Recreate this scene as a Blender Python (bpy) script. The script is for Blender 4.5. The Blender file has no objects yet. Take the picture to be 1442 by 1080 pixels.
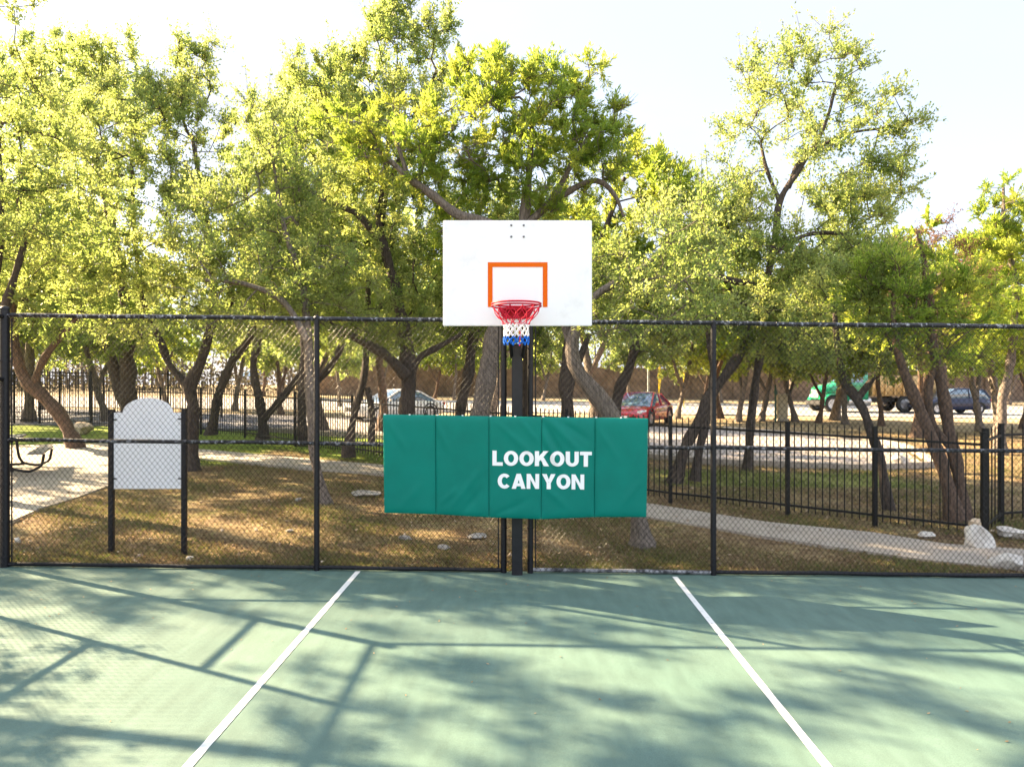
import bpy, math, random
import numpy as np
from mathutils import Vector, Matrix

random.seed(7)
RNG = np.random.default_rng(11)
SC = bpy.context.scene
COL = SC.collection
F = 999.0            # focal length in photo pixels (1442 wide)
CAMZ = 2.29

# ------------------------------------------------------------------ helpers
def at(px, py, Y):
    return np.array(((px - 721) / F * Y, Y, CAMZ - (py - 541) / F * Y))

def zg(X, Y):
    """height of the ground behind the court"""
    if Y < 8.7:
        s = 0.0
    elif Y < 20:
        s = 0.035 * (Y - 8.7)
    elif Y < 50:
        s = 0.3955 + 0.012 * (Y - 20)
    else:
        s = 0.7555 + 0.04 * (min(Y, 75) - 50)
    return -0.0115 * max(-30, min(30, X)) + s

def G(px, py, dz=0.0):
    """point of the ground seen at photo pixel px, py"""
    lo, hi = 2.0, 160.0
    for _ in range(60):
        m = .5 * (lo + hi)
        p = at(px, py, m)
        if p[2] > zg(p[0], m): lo = m
        else: hi = m
    p = at(px, py, lo)
    return np.array((p[0], p[1], zg(p[0], p[1]) + dz))

class MB:
    """collects shapes, then links them as ONE mesh object"""
    def __init__(s):
        s.V, s.P, s.n, s.A = [], [], 0, []
    def add(s, V, Fc, smooth=False, mi=0, attr=None):
        V = np.asarray(V, float).reshape(-1, 3)
        if isinstance(Fc, np.ndarray):
            s.P.append((Fc + s.n, smooth, mi))
        else:
            by = {}
            for f in Fc: by.setdefault(len(f), []).append(f)
            for k in by: s.P.append((np.array(by[k], int) + s.n, smooth, mi))
        s.V.append(V); s.n += len(V)
        s.A.append(np.zeros(len(V)) if attr is None else np.broadcast_to(attr, (len(V),)))
        return s
    def box(s, c, d, R=None, mi=0, smooth=False):
        c = np.asarray(c, float); h = np.asarray(d, float) / 2
        v = np.array([(x, y, z) for x in (-1, 1) for y in (-1, 1) for z in (-1, 1)], float) * h
        if R is not None: v = v @ np.asarray(R).T
        f = np.array([(0, 1, 3, 2), (4, 6, 7, 5), (0, 4, 5, 1), (2, 3, 7, 6), (0, 2, 6, 4), (1, 5, 7, 3)])
        return s.add(v + c, f, smooth, mi)
    def bevbox(s, c, d, b=.01, mi=0):
        bm = __import__('bmesh').new()
        import bmesh
        bmesh.ops.create_cube(bm, size=1)
        for v in bm.verts: v.co = Vector((v.co.x * d[0], v.co.y * d[1], v.co.z * d[2]))
        bmesh.ops.bevel(bm, geom=list(bm.edges), offset=b, segments=2, affect='EDGES')
        V = [tuple(v.co + Vector(c)) for v in bm.verts]
        Fc = [[v.index for v in f.verts] for f in bm.faces]
        bm.free()
        return s.add(V, Fc, False, mi)
    def tube(s, pts, r, n=8, caps=True, mi=0, closed=False, smooth=True, attr=None):
        P = np.asarray(pts, float); m = len(P)
        r = np.broadcast_to(np.asarray(r, float), (m,))
        if closed: T = np.roll(P, -1, 0) - np.roll(P, 1, 0)
        else: T = np.gradient(P, axis=0)
        T /= np.linalg.norm(T, axis=1)[:, None] + 1e-12
        up = np.array((0, 0, 1.0)) if abs(T[0][2]) < .9 else np.array((1.0, 0, 0))
        u = np.cross(T[0], up); u /= np.linalg.norm(u)
        V = []
        a = np.arange(n) * 2 * np.pi / n
        for i in range(m):
            u = u - T[i] * np.dot(u, T[i]); u /= np.linalg.norm(u) + 1e-12
            w = np.cross(T[i], u)
            V.append(P[i] + r[i] * (np.cos(a)[:, None] * u + np.sin(a)[:, None] * w))
        V = np.concatenate(V)
        Fc = []
        for i in range(m if closed else m - 1):
            j = (i + 1) % m
            for k in range(n):
                l = (k + 1) % n
                Fc.append((i * n + k, i * n + l, j * n + l, j * n + k))
        s.add(V, np.array(Fc), smooth, mi, attr)
        if caps and not closed:
            s.add(V[:n], [list(range(n))[::-1]], False, mi); s.add(V[-n:], [list(range(n))], False, mi)
        return s
    def prism(s, poly, axis, a, b, mi=0, smooth=False):
        """extrude a 2D polygon along axis 'x','y','z' between a and b"""
        n = len(poly)
        def mk(t):
            if axis == 'y': return [(p[0], t, p[1]) for p in poly]
            if axis == 'x': return [(t, p[0], p[1]) for p in poly]
            return [(p[0], p[1], t) for p in poly]
        s.add(mk(a) + mk(b), [(i, (i + 1) % n, n + (i + 1) % n, n + i) for i in range(n)], smooth, mi)
        s.add(mk(a), [list(range(n))], False, mi); s.add(mk(b), [list(range(n))], False, mi)
        return s
    def loft(s, rings, caps=True, smooth=True, mi=0):
        R = np.asarray(rings, float); m, n = R.shape[:2]
        Fc = [(i * n + k, i * n + (k + 1) % n, (i + 1) * n + (k + 1) % n, (i + 1) * n + k) for i in range(m - 1) for k in range(n)]
        s.add(R.reshape(-1, 3), np.array(Fc), smooth, mi)
        if caps: s.add(R[0], [list(range(n))], False, mi); s.add(R[-1], [list(range(n))], False, mi)
        return s
    def build(s, name, mats, parent=None, attr=None, link=True):
        me = bpy.data.meshes.new(name)
        V = np.concatenate(s.V)
        me.vertices.add(len(V)); me.vertices.foreach_set('co', V.ravel())
        loops, tot, sm, mi = [], [], [], []
        for p, smo, m in s.P:
            loops.append(p.ravel()); tot.append(np.full(len(p), p.shape[1])); sm.append(np.full(len(p), smo)); mi.append(np.full(len(p), m))
        loops = np.concatenate(loops).astype(np.int32); tot = np.concatenate(tot).astype(np.int32)
        st = np.concatenate(([0], np.cumsum(tot)[:-1])).astype(np.int32)
        me.loops.add(len(loops)); me.loops.foreach_set('vertex_index', loops)
        me.polygons.add(len(tot)); me.polygons.foreach_set('loop_start', st)
        try: me.polygons.foreach_set('loop_total', tot)
        except Exception: pass
        me.polygons.foreach_set('use_smooth', np.concatenate(sm))
        me.polygons.foreach_set('material_index', np.concatenate(mi).astype(np.int32))
        if attr:
            at_ = me.attributes.new(attr, 'FLOAT', 'POINT'); at_.data.foreach_set('value', np.concatenate(s.A).astype(np.float32))
        me.update(calc_edges=True); me.validate()
        if not isinstance(mats, (list, tuple)): mats = [mats]
        for m in mats: me.materials.append(m)
        o = bpy.data.objects.new(name, me); COL.objects.link(o)
        if parent is not None: o.parent = parent
        return o

def tag(o, label=None, cat=None, group=None, kind=None):
    if label: o['label'] = label
    if cat: o['category'] = cat
    if group: o['group'] = group
    if kind: o['kind'] = kind
    return o

def thing(name, label, cat, loc=(0, 0, 0), rz=0.0, group=None):
    o = bpy.data.objects.new(name, None); COL.objects.link(o)
    o.location = loc; o.rotation_euler = (0, 0, rz); o.empty_display_size = .2
    return tag(o, label, cat, group)

def copy_tree(o, parent=None):
    c = o.copy(); COL.objects.link(c); c.parent = parent
    for ch in list(o.children): copy_tree(ch, c)
    return c

# ------------------------------------------------------------------ materials
def mat(name, col, rough=.6, metal=0.0, spec=.5, noise=0.0, scale=5.0, bump=0.0, bscale=60.0, col2=None, coat=0.0, lo=.35, hi=.65, stretch=None):
    m = bpy.data.materials.new(name); m.use_nodes = True
    nt = m.node_tree; b = nt.nodes['Principled BSDF']
    b.inputs['Base Color'].default_value = (*col, 1); b.inputs['Roughness'].default_value = rough
    b.inputs['Metallic'].default_value = metal; b.inputs['Specular IOR Level'].default_value = spec
    b.inputs['Coat Weight'].default_value = coat
    co = nt.nodes.new('ShaderNodeTexCoord'); src = co.outputs['Object']
    if stretch:
        mp = nt.nodes.new('ShaderNodeMapping'); mp.inputs['Scale'].default_value = stretch
        nt.links.new(src, mp.inputs[0]); src = mp.outputs[0]
    if col2 is not None:
        n = nt.nodes.new('ShaderNodeTexNoise'); n.inputs['Scale'].default_value = scale; n.inputs['Detail'].default_value = 8
        n.inputs['Roughness'].default_value = .65
        nt.links.new(src, n.inputs['Vector'])
        r = nt.nodes.new('ShaderNodeValToRGB'); r.color_ramp.elements[0].position = lo; r.color_ramp.elements[1].position = hi
        r.color_ramp.elements[0].color = (*col, 1); r.color_ramp.elements[1].color = (*col2, 1)
        nt.links.new(n.outputs['Fac'], r.inputs[0]); nt.links.new(r.outputs[0], b.inputs['Base Color'])
    if bump:
        n2 = nt.nodes.new('ShaderNodeTexNoise'); n2.inputs['Scale'].default_value = bscale; n2.inputs['Detail'].default_value = 6
        nt.links.new(src, n2.inputs['Vector'])
        bp = nt.nodes.new('ShaderNodeBump'); bp.inputs['Strength'].default_value = bump; bp.inputs['Distance'].default_value = .02
        nt.links.new(n2.outputs['Fac'], bp.inputs['Height']); nt.links.new(bp.outputs[0], b.inputs['Normal'])
    return m

def leaf_mat(name, stops, tstops, trans=.5, rough=.45):
    m = bpy.data.materials.new(name); m.use_nodes = True
    nt = m.node_tree; b = nt.nodes['Principled BSDF']; out = nt.nodes['Material Output']
    a = nt.nodes.new('ShaderNodeAttribute'); a.attribute_name = 'tint'
    def ramp(st):
        r = nt.nodes.new('ShaderNodeValToRGB'); els = r.color_ramp.elements
        while len(els) < len(st): els.new(.5)
        for e, (p, c) in zip(els, st): e.position = p; e.color = (*c, 1)
        nt.links.new(a.outputs['Fac'], r.inputs[0]); return r
    r1 = ramp(stops); r2 = ramp(tstops)
    b.inputs['Roughness'].default_value = rough; b.inputs['Specular IOR Level'].default_value = .35
    nt.links.new(r1.outputs[0], b.inputs['Base Color'])
    t = nt.nodes.new('ShaderNodeBsdfTranslucent'); nt.links.new(r2.outputs[0], t.inputs[0])
    mx = nt.nodes.new('ShaderNodeMixShader'); mx.inputs[0].default_value = trans
    nt.links.new(b.outputs[0], mx.inputs[1]); nt.links.new(t.outputs[0], mx.inputs[2]); nt.links.new(mx.outputs[0], out.inputs[0])
    return m

M = {}
M['black'] = mat('black_vinyl', (.005, .005, .008), .42, spec=.3, col2=(.012, .012, .016), scale=30, bump=.15, bscale=80)
M['railblack'] = mat('worn_glint_black_rail', (.006, .006, .009), .35, spec=.4, col2=(.30, .31, .35), scale=9, lo=.53, hi=.66, bump=.2, bscale=90, stretch=(3, 2.5, 2.5))  # pale patches: wear plus sun glints put into the colour
M['galv'] = mat('worn_grey_rail', (.03, .03, .035), .5, col2=(.34, .34, .36), scale=9, lo=.4, hi=.6, metal=.2)
M['wire'] = mat('fence_wire', (.005, .005, .007), .25, spec=.38)
M['iron'] = mat('black_iron', (.004, .004, .005), .5, spec=.25, col2=(.010, .009, .008), scale=20)
M['pole'] = mat('black_pole', (.007, .007, .010), .45, spec=.35, col2=(.014, .014, .018), scale=9, bump=.05)
M['board'] = mat('white_board', (.80, .79, .80), .5, spec=.25, col2=(.70, .69, .69), scale=5.0, lo=.56, hi=.78, bump=.02)
M['orange'] = mat('orange_paint', (.70, .115, .0), .6, spec=.15)
M['bolt'] = mat('bolt_grey', (.16, .16, .17), .4, metal=.6)
M['red'] = mat('red_rim', (.42, .006, .022), .5, spec=.25)
M['netred'] = mat('net_red', (.55, .02, .05), .8, spec=.2)
M['netwhite'] = mat('net_white', (.80, .78, .78), .8)
M['netblue'] = mat('net_blue', (.006, .12, .55), .8, spec=.2)
M['signwhite'] = mat('sign_white', (.80, .80, .84), .5, col2=(.76, .76, .80), scale=2)
M['letter'] = mat('white_vinyl', (.80, .80, .82), .5)
M['glass'] = mat('car_glass', (.07, .13, .20), .04, spec=1.0, coat=1.0)  # sky reflection put into the base colour as blue
M['tyre'] = mat('tyre', (.02, .02, .02), .8)
M['rimsilver'] = mat('rim_silver', (.45, .45, .47), .3, metal=.8)
M['lamp'] = mat('lamp_lens', (.7, .7, .72), .15, spec=.8)
M['rock'] = mat('limestone', (.42, .38, .33), .9, col2=(.72, .69, .64), scale=5, bump=.8, bscale=14)
M['greyrock'] = mat('grey_limestone', (.20, .18, .16), .9, col2=(.42, .39, .35), scale=5, bump=.8, bscale=14)
M['tanrock'] = mat('tan_limestone', (.40, .29, .18), .9, col2=(.62, .52, .40), scale=3, bump=.7, bscale=10)
M['table'] = mat('grey_plastic', (.16, .16, .17), .5, col2=(.24, .24, .25), scale=20)
M['wallstone'] = mat('brown_masonry', (.085, .058, .043), .9, col2=(.25, .18, .13), scale=1.3, lo=.3, hi=.72, bump=.5, bscale=6)
M['yellow'] = mat('sign_yellow', (.80, .60, .02), .5)
M['cabinet'] = mat('beige_cabinet', (.42, .35, .24), .6)
M['greenpost'] = mat('green_post', (.02, .07, .045), .5)
M['greypole'] = mat('grey_pole', (.32, .34, .35), .5, metal=.3)

def bark(name, c1, c2):
    return mat(name, c1, .95, col2=c2, scale=6, lo=.32, hi=.70, bump=.9, bscale=11, stretch=(6, 6, 1.1))
M['oakbark'] = bark('oak_bark', (.022, .017, .014), (.12, .092, .075))
M['palebark'] = bark('pale_bark', (.05, .04, .033), (.25, .205, .17))
M['redbark'] = bark('juniper_bark', (.04, .025, .017), (.20, .13, .09))
M['oak'] = leaf_mat('oak_leaf', [(0, (.055, .092, .036)), (.5, (.105, .148, .055)), (1, (.165, .198, .075))],
                    [(0, (.22, .34, .08)), (.5, (.46, .58, .14)), (1, (.64, .70, .20))], .54)
M['juniper'] = leaf_mat('juniper_spray', [(0, (.055, .10, .022)), (.5, (.11, .165, .028)), (1, (.17, .20, .032))],
                    [(0, (.23, .37, .05)), (.5, (.48, .63, .08)), (1, (.66, .70, .11))], .54, .6)
M['dead'] = leaf_mat('dead_foliage', [(0, (.10, .05, .03)), (1, (.26, .15, .10))], [(0, (.14, .06, .03)), (1, (.34, .19, .11))], .35, .8)
M['brush'] = leaf_mat('dry_brush', [(0, (.07, .055, .04)), (.6, (.13, .105, .07)), (1, (.11, .12, .05))], [(0, (.09, .07, .05)), (1, (.18, .17, .07))], .3, .9)
M['blade'] = leaf_mat('grass_blade', [(0, (.13, .085, .045)), (.3, (.26, .19, .10)), (.5, (.18, .165, .065)), (1, (.10, .145, .028))],
                    [(0, (.14, .09, .04)), (.5, (.2, .17, .06)), (1, (.14, .2, .03))], .3, .7)
M['litter'] = leaf_mat('leaf_litter', [(0, (.13, .075, .04)), (.6, (.27, .17, .09)), (1, (.42, .32, .2))], [(0, (.1, .06, .03)), (1, (.3, .2, .1))], .2, .8)

def court_material():
    m = mat('court_paint', (.075, .175, .125), .75, spec=.25)
    nt = m.node_tree; b = nt.nodes['Principled BSDF']; co = nt.nodes.new('ShaderNodeTexCoord')
    n1 = nt.nodes.new('ShaderNodeTexNoise'); n1.inputs['Scale'].default_value = .55; n1.inputs['Detail'].default_value = 5
    n2 = nt.nodes.new('ShaderNodeTexNoise'); n2.inputs['Scale'].default_value = 140; n2.inputs['Detail'].default_value = 3
    mp = nt.nodes.new('ShaderNodeMapping'); mp.inputs['Scale'].default_value = (2.2, .6, 1)
    n3 = nt.nodes.new('ShaderNodeTexNoise'); n3.inputs['Scale'].default_value = 3.5; n3.inputs['Detail'].default_value = 7
    for n in (n1, n2): nt.links.new(co.outputs['Object'], n.inputs['Vector'])
    nt.links.new(co.outputs['Object'], mp.inputs[0]); nt.links.new(mp.outputs[0], n3.inputs['Vector'])
    r = nt.nodes.new('ShaderNodeValToRGB')
    r.color_ramp.elements[0].position = .3; r.color_ramp.elements[0].color = (.086, .149, .128, 1)
    r.color_ramp.elements[1].position = .7; r.color_ramp.elements[1].color = (.112, .175, .150, 1)
    nt.links.new(n1.outputs['Fac'], r.inputs[0])
    def mul(c, f, lo, hi):
        mr = nt.nodes.new('ShaderNodeMapRange'); mr.inputs[1].default_value = .3; mr.inputs[2].default_value = .7
        mr.inputs[3].default_value = lo; mr.inputs[4].default_value = hi
        nt.links.new(f, mr.inputs[0])
        mx = nt.nodes.new('ShaderNodeMix'); mx.data_type = 'RGBA'; mx.blend_type = 'MULTIPLY'; mx.inputs[0].default_value = 1
        nt.links.new(c, mx.inputs[6]); nt.links.new(mr.outputs[0], mx.inputs[7]); return mx.outputs[2]
    c = mul(r.outputs[0], n3.outputs['Fac'], .86, 1.12)
    c = mul(c, n2.outputs['Fac'], .86, 1.14)
    nt.links.new(c, b.inputs['Base Color'])
    bp = nt.nodes.new('ShaderNodeBump'); bp.inputs['Strength'].default_value = .25; bp.inputs['Distance'].default_value = .004
    nt.links.new(n2.outputs['Fac'], bp.inputs['Height']); nt.links.new(bp.outputs[0], b.inputs['Normal'])
    return m
M['court'] = court_material()
M['line'] = mat('court_line_paint', (.74, .74, .72), .7, col2=(.42, .48, .43), scale=16, lo=.52, hi=.80)
M['concrete'] = mat('concrete', (.29, .25, .205), .85, col2=(.38, .335, .28), scale=3, bump=.15, bscale=60)
M['lot'] = mat('pale_paving', (.27, .235, .215), .85, col2=(.34, .30, .275), scale=1.5)
M['asphalt'] = mat('asphalt', (.085, .085, .105), .85, col2=(.13, .13, .15), scale=2.0)
M['roadm'] = mat('pale_road', (.26, .24, .225), .85, col2=(.33, .31, .29), scale=.8)

def ground_material():
    m = mat('ground_soil', (.2, .15, .08), .95, spec=.1)
    nt = m.node_tree; b = nt.nodes['Principled BSDF']; co = nt.nodes.new('ShaderNodeTexCoord')
    def noise(sc, det=8, rough=.6):
        n = nt.nodes.new('ShaderNodeTexNoise'); n.inputs['Scale'].default_value = sc; n.inputs['Detail'].default_value = det
        n.inputs['Roughness'].default_value = rough
        nt.links.new(co.outputs['Object'], n.inputs['Vector']); return n.outputs['Fac']
    def ramp(f, st):
        r = nt.nodes.new('ShaderNodeValToRGB'); els = r.color_ramp.elements
        while len(els) < len(st): els.new(.5)
        for e, (p, c) in zip(els, st): e.position = p; e.color = (*c, 1)
        nt.links.new(f, r.inputs[0]); return r.outputs[0]
    a = ramp(noise(1.1), [(.30, (.12, .080, .050)), (.45, (.20, .145, .085)), (.58, (.245, .19, .105)), (.72, (.15, .145, .06))])
    fine = ramp(noise(45, 4, .7), [(.32, (.55, .52, .5)), (.5, (1, 1, 1)), (.68, (1.5, 1.42, 1.3))])
    mx = nt.nodes.new('ShaderNodeMix'); mx.data_type = 'RGBA'; mx.blend_type = 'MULTIPLY'; mx.inputs[0].default_value = 1
    nt.links.new(a, mx.inputs[6]); nt.links.new(fine, mx.inputs[7])
    mid = ramp(noise(6.5, 6, .6), [(.34, (.62, .55, .48)), (.5, (1, 1, 1)), (.66, (1.30, 1.34, 1.10))])
    m3 = nt.nodes.new('ShaderNodeMix'); m3.data_type = 'RGBA'; m3.blend_type = 'MULTIPLY'; m3.inputs[0].default_value = 1
    nt.links.new(mx.outputs[2], m3.inputs[6]); nt.links.new(mid, m3.inputs[7]); mx = m3
    at_ = nt.nodes.new('ShaderNodeAttribute'); at_.attribute_name = 'green'
    g = ramp(noise(3), [(.3, (.12, .185, .03)), (.7, (.22, .28, .045))])
    d = ramp(noise(2), [(.3, (.34, .26, .16)), (.7, (.46, .37, .24))])
    gm = nt.nodes.new('ShaderNodeMix'); gm.data_type = 'RGBA'
    cl = nt.nodes.new('ShaderNodeClamp'); nt.links.new(at_.outputs['Fac'], cl.inputs[0])
    nt.links.new(cl.outputs[0], gm.inputs[0]); nt.links.new(mx.outputs[2], gm.inputs[6]); nt.links.new(g, gm.inputs[7])
    neg = nt.nodes.new('ShaderNodeMath'); neg.operation = 'MULTIPLY'; neg.inputs[1].default_value = -1; neg.use_clamp = True
    nt.links.new(at_.outputs['Fac'], neg.inputs[0])
    dm = nt.nodes.new('ShaderNodeMix'); dm.data_type = 'RGBA'
    nt.links.new(neg.outputs[0], dm.inputs[0]); nt.links.new(gm.outputs[2], dm.inputs[6]); nt.links.new(d, dm.inputs[7])
    nt.links.new(dm.outputs[2], b.inputs['Base Color'])
    bp = nt.nodes.new('ShaderNodeBump'); bp.inputs['Strength'].default_value = .8; bp.inputs['Distance'].default_value = .03
    nt.links.new(noise(40, 6), bp.inputs['Height']); nt.links.new(bp.outputs[0], b.inputs['Normal'])
    return m
M['ground'] = ground_material()

# ------------------------------------------------------------------ setting: ground, court, paths, roads
def green_of(x, y):
    """+1 lawn grass, -1 dry pale soil, 0 leaf litter"""
    g = 0.0
    fy = 18.98 - .82 * (x + 4.27)            # line of the iron fence
    if y > fy - .9 and y < fy + 7 and x < 0.5: g = 1.0
    if x < -6.5 and 17 < y < 34: g = max(g, .9)
    if 3 < x < 9 and 14.8 < y < 17.0: g = .55
    if y > 38: g = -1.0
    elif y > 30 and g <= 0: g = -.35
    return g
def build_ground():
    xs = np.concatenate((np.linspace(-140, -26, 18), np.linspace(-24, 24, 97), np.linspace(26, 140, 18)))
    ys = np.concatenate((np.linspace(-60, -8, 7), np.linspace(-6, 8.69, 8), np.linspace(8.72, 45, 110), np.linspace(46, 80, 24), np.linspace(90, 400, 12)))
    V, A = [], []
    for y in ys:
        for x in xs:
            z = zg(x, y) if y >= 8.7 else -0.0115 * max(-30, min(30, x)) - .05
            if 9 < y < 40: z += .025 * math.sin(x * 1.3 + y * .7) * math.sin(y * 1.1 - x * .4)
            V.append((x, y, z - .02 if y > 8.7 else z))
            A.append(green_of(x, y))
    nx, ny = len(xs), len(ys)
    Fc = np.array([(j * nx + i, j * nx + i + 1, (j + 1) * nx + i + 1, (j + 1) * nx + i) for j in range(ny - 1) for i in range(nx - 1)])
    b = MB(); b.add(V, Fc, True, 0, np.array(A)); o = b.build('ground', M['ground'], attr='green'); tag(o, kind='structure')
build_ground()

# court slab: sheet on the same slope as the ground, front face shows at the fence
def cz(x): return -0.0115 * max(-30, min(30, x))
b = MB()
x0, x1, y0, y1 = -6.9, 16, -14, 8.70
V = [(x0, y0, cz(x0)), (x1, y0, cz(x1)), (x1, y1, cz(x1)), (x0, y1, cz(x0))]
V += [(v[0], v[1], v[2] - .14) for v in V]
b.add(V, [(0, 1, 2, 3), (0, 4, 5, 1), (1, 5, 6, 2), (2, 6, 7, 3), (3, 7, 4, 0)])
tag(b.build('court', M['court']), kind='structure')
def court_line(xa, ya, xb, yb, w=.062):
    d = np.array((xb - xa, yb - ya)); d /= np.linalg.norm(d); n = np.array((-d[1], d[0])) * w / 2
    V = []
    for (x, y) in ((xa, ya), (xb, yb)):
        for s in (-1, 1): V.append((x + s * n[0], y + s * n[1], cz(x) + .004))
    b = MB(); b.add(V, [(0, 2, 3, 1)]); tag(b.build('court_line', M['line']), kind='structure')
court_line(-1.866, 8.60, -1.975, .5)
court_line(1.955, 8.52, 1.86, .5)

def strip(name, A, Bp, m, dz=.012, sub=14, kind='structure', thick=.0, cross=5):
    """paved sheet between two edge lines given as lists of (px, py) or (X, Y, 'w')"""
    def w(p): return np.array(p[:2], float) if len(p) == 3 else G(*p)[:2]
    a = np.array([w(p) for p in A]); c = np.array([w(p) for p in Bp])
    def res(q):
        d = np.concatenate(([0], np.cumsum(np.linalg.norm(np.diff(q, axis=0), axis=1)))); t = np.linspace(0, d[-1], sub * (len(A)) )
        return np.stack((np.interp(t, d, q[:, 0]), np.interp(t, d, q[:, 1])), 1)
    a, c = res(a), res(c); V = []; n = len(a)
    for j in range(cross):
        f = j / (cross - 1)
        for i in range(n):
            p = a[i] * (1 - f) + c[i] * f
            V.append((p[0], p[1], zg(p[0], p[1]) + dz))
    Fc = [(j * n + i, j * n + i + 1, (j + 1) * n + i + 1, (j + 1) * n + i) for j in range(cross - 1) for i in range(n - 1)]
    # skirt so that the slab has an edge
    k = len(V); rim = list(range(n)) + [j * n + n - 1 for j in range(1, cross)] + [(cross - 1) * n + i for i in range(n - 2, -1, -1)] + [j * n for j in range(cross - 2, 0, -1)]
    V += [(V[i][0], V[i][1], V[i][2] - .08) for i in rim]
    Fc += [(rim[i], rim[(i + 1) % len(rim)], k + (i + 1) % len(rim), k + i) for i in range(len(rim))]
    b = MB(); b.add(V, Fc); o = b.build(name, m); tag(o, kind=kind); return o
strip('path', [(214, 624), (274, 633), (480, 651), (540, 656), (700, 676), (915, 711), (1080, 737), (1231, 752), (1331, 768), (1442, 776), (1560, 783)],
      [(214, 653), (274, 646), (437, 661), (480, 664), (540, 669), (700, 692), (915, 730), (1080, 758), (1180, 773), (1306, 791), (1560, 815)], M['concrete'], .03)
strip('plaza', [(-160, 632), (20, 628), (80, 626), (140, 625), (214, 627), (260, 631)], [(-160, 790), (14, 736), (60, 716), (110, 701), (155, 684), (262, 648)], M['concrete'], .022)
strip('far_path', [(-100, 592), (70, 592), (130, 590)], [(-100, 600), (70, 598), (130, 594)], M['concrete'], .02)
# paved areas and road behind the iron fence
strip('parking_lot', [(-9, 34, 'w'), (2, 33, 'w'), (8, 29.5, 'w'), (12.3, 24.6, 'w'), (12.2, 22.5, 'w')], [(-9, 26.2, 'w'), (0, 21.5, 'w'), (5, 18.3, 'w'), (8.6, 17.6, 'w'), (10.6, 18.2, 'w')], M['lot'], .02)
strip('street', [(-40, 44, 'w'), (-9, 34.5, 'w'), (-9.02, 34, 'w')], [(-40, 30, 'w'), (-12, 27, 'w'), (-9.02, 26.2, 'w')], M['asphalt'], .03)
strip('road', [(-90, 56, 'w'), (0, 55, 'w'), (90, 54, 'w')], [(-90, 42, 'w'), (0, 41, 'w'), (90, 40, 'w')], M['roadm'], .02, 30)
# kerb along the lot
kp = [(-9, 26.0), (0, 21.3), (5, 18.1), (8.6, 17.4), (10.8, 18.0), (12.4, 22.4), (12.5, 24.7), (8.2, 29.8)]
kb = MB(); kt = []
for i in range(len(kp) - 1):
    for t in np.linspace(0, 1, 9)[:-1]:
        x = kp[i][0] * (1 - t) + kp[i + 1][0] * t; y = kp[i][1] * (1 - t) + kp[i + 1][1] * t; kt.append((x, y))
rings = []
for i, (x, y) in enumerate(kt):
    j, k = min(i + 1, len(kt) - 1), max(i - 1, 0)
    d = np.array(kt[j]) - np.array(kt[k]); d /= np.linalg.norm(d); n = np.array((-d[1], d[0])); z = zg(x, y)
    rings.append([(x + n[0] * s, y + n[1] * s, z + h) for s, h in ((-.09, -.1), (-.09, .12), (-.06, .14), (.06, .14), (.09, .12), (.09, -.1))])
kb.loft(rings, True, False); tag(kb.build('kerb', M['concrete']), kind='structure')

# ------------------------------------------------------------------ chain-link fence of the court
YF = 8.63
fence = thing('chain_link_fence', 'tall black chain-link court fence with three rails around the green court', 'fence', (0, YF, 0))
def L(p): return np.asarray(p, float) - np.array((0, YF, 0))
TOPH, MIDH, BOTH = 3.06, 1.545, .035
def fpost(x, y, r, h, name='post'):
    b = MB(); z = cz(x)
    b.tube([L((x, y, z - .1)), L((x, y, z + h))], r, 14)
    # dome cap and tension bands
    b.tube([L((x, y, z + h)), L((x, y, z + h + .012)), L((x, y, z + h + .03)), L((x, y, z + h + .042))], [r * 1.14, r * 1.14, r * .8, r * .2], 14)
    for q in (.12, .55, 1.0, 1.95, 2.5):
        b.tube([L((x, y, z + q - .012)), L((x, y, z + q + .012))], r * 1.13, 14)
    return b.build(name, M['black'], fence)
for x, r, h in ((-6.17, .052, 3.13), (-2.375, .034, 3.06), (-.10, .036, 3.06), (.222, .036, 3.06), (2.45, .035, 3.06), (6.27, .034, 3.06), (10.1, .034, 3.06)):
    fpost(x, YF, r, h)
for y, h in ((7.41, 3.06), (4.3, 3.06), (1.2, 3.06), (-2, 3.06)):
    fpost(-6.17, y, .034, h)
def rail(pts, r, m, name='rail'):
    b = MB(); P = np.array([L(p) for p in pts])
    b.tube(P, r, 10); return b.build(name, m, fence)
def rx(xa, xb, h, y=YF, n=24):
    # rails wander a little, as pushed by balls and limbs
    xs = np.linspace(xa, xb, n)
    return [(x, y, cz(x) + h + .003 * math.sin(x * 2.1 + h) + .002 * math.sin(x * 5.3)) for x in xs]
rail(rx(-6.17, 10.1, TOPH, n=60), .028, M['railblack'], 'top_rail')
rail(rx(-6.12, -2.41, MIDH), .025, M['railblack'], 'mid_rail'); rail(rx(-2.34, -.135, MIDH), .025, M['railblack'], 'mid_rail')
rail(rx(.255, 2.415, MIDH), .025, M['railblack'], 'mid_rail'); rail(rx(2.485, 6.235, MIDH), .025, M['railblack'], 'mid_rail')
rail(rx(6.305, 10.06, MIDH), .025, M['railblack'], 'mid_rail')
rail(rx(-6.12, -2.41, BOTH), .025, M['black'], 'bottom_rail'); rail(rx(-2.34, -.135, BOTH), .025, M['black'], 'bottom_rail')
tag(rail(rx(.255, 2.415, BOTH), .025, M['galv'], 'bottom_rail'), 'worn pale grey bottom rail')
rail(rx(2.485, 6.235, BOTH), .025, M['black'], 'bottom_rail'); rail(rx(6.305, 10.06, BOTH), .025, M['black'], 'bottom_rail')
zl = cz(-6.17)
rail([(-6.17, YF, zl + 3.04), (-6.17, -2, zl + 3.04)], .028, M['black'], 'top_rail')
rail([(-6.17, 8.58, zl + 2.28), (-6.17, 7.45, zl + 2.28)], .028, M['black'], 'mid_rail')
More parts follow.
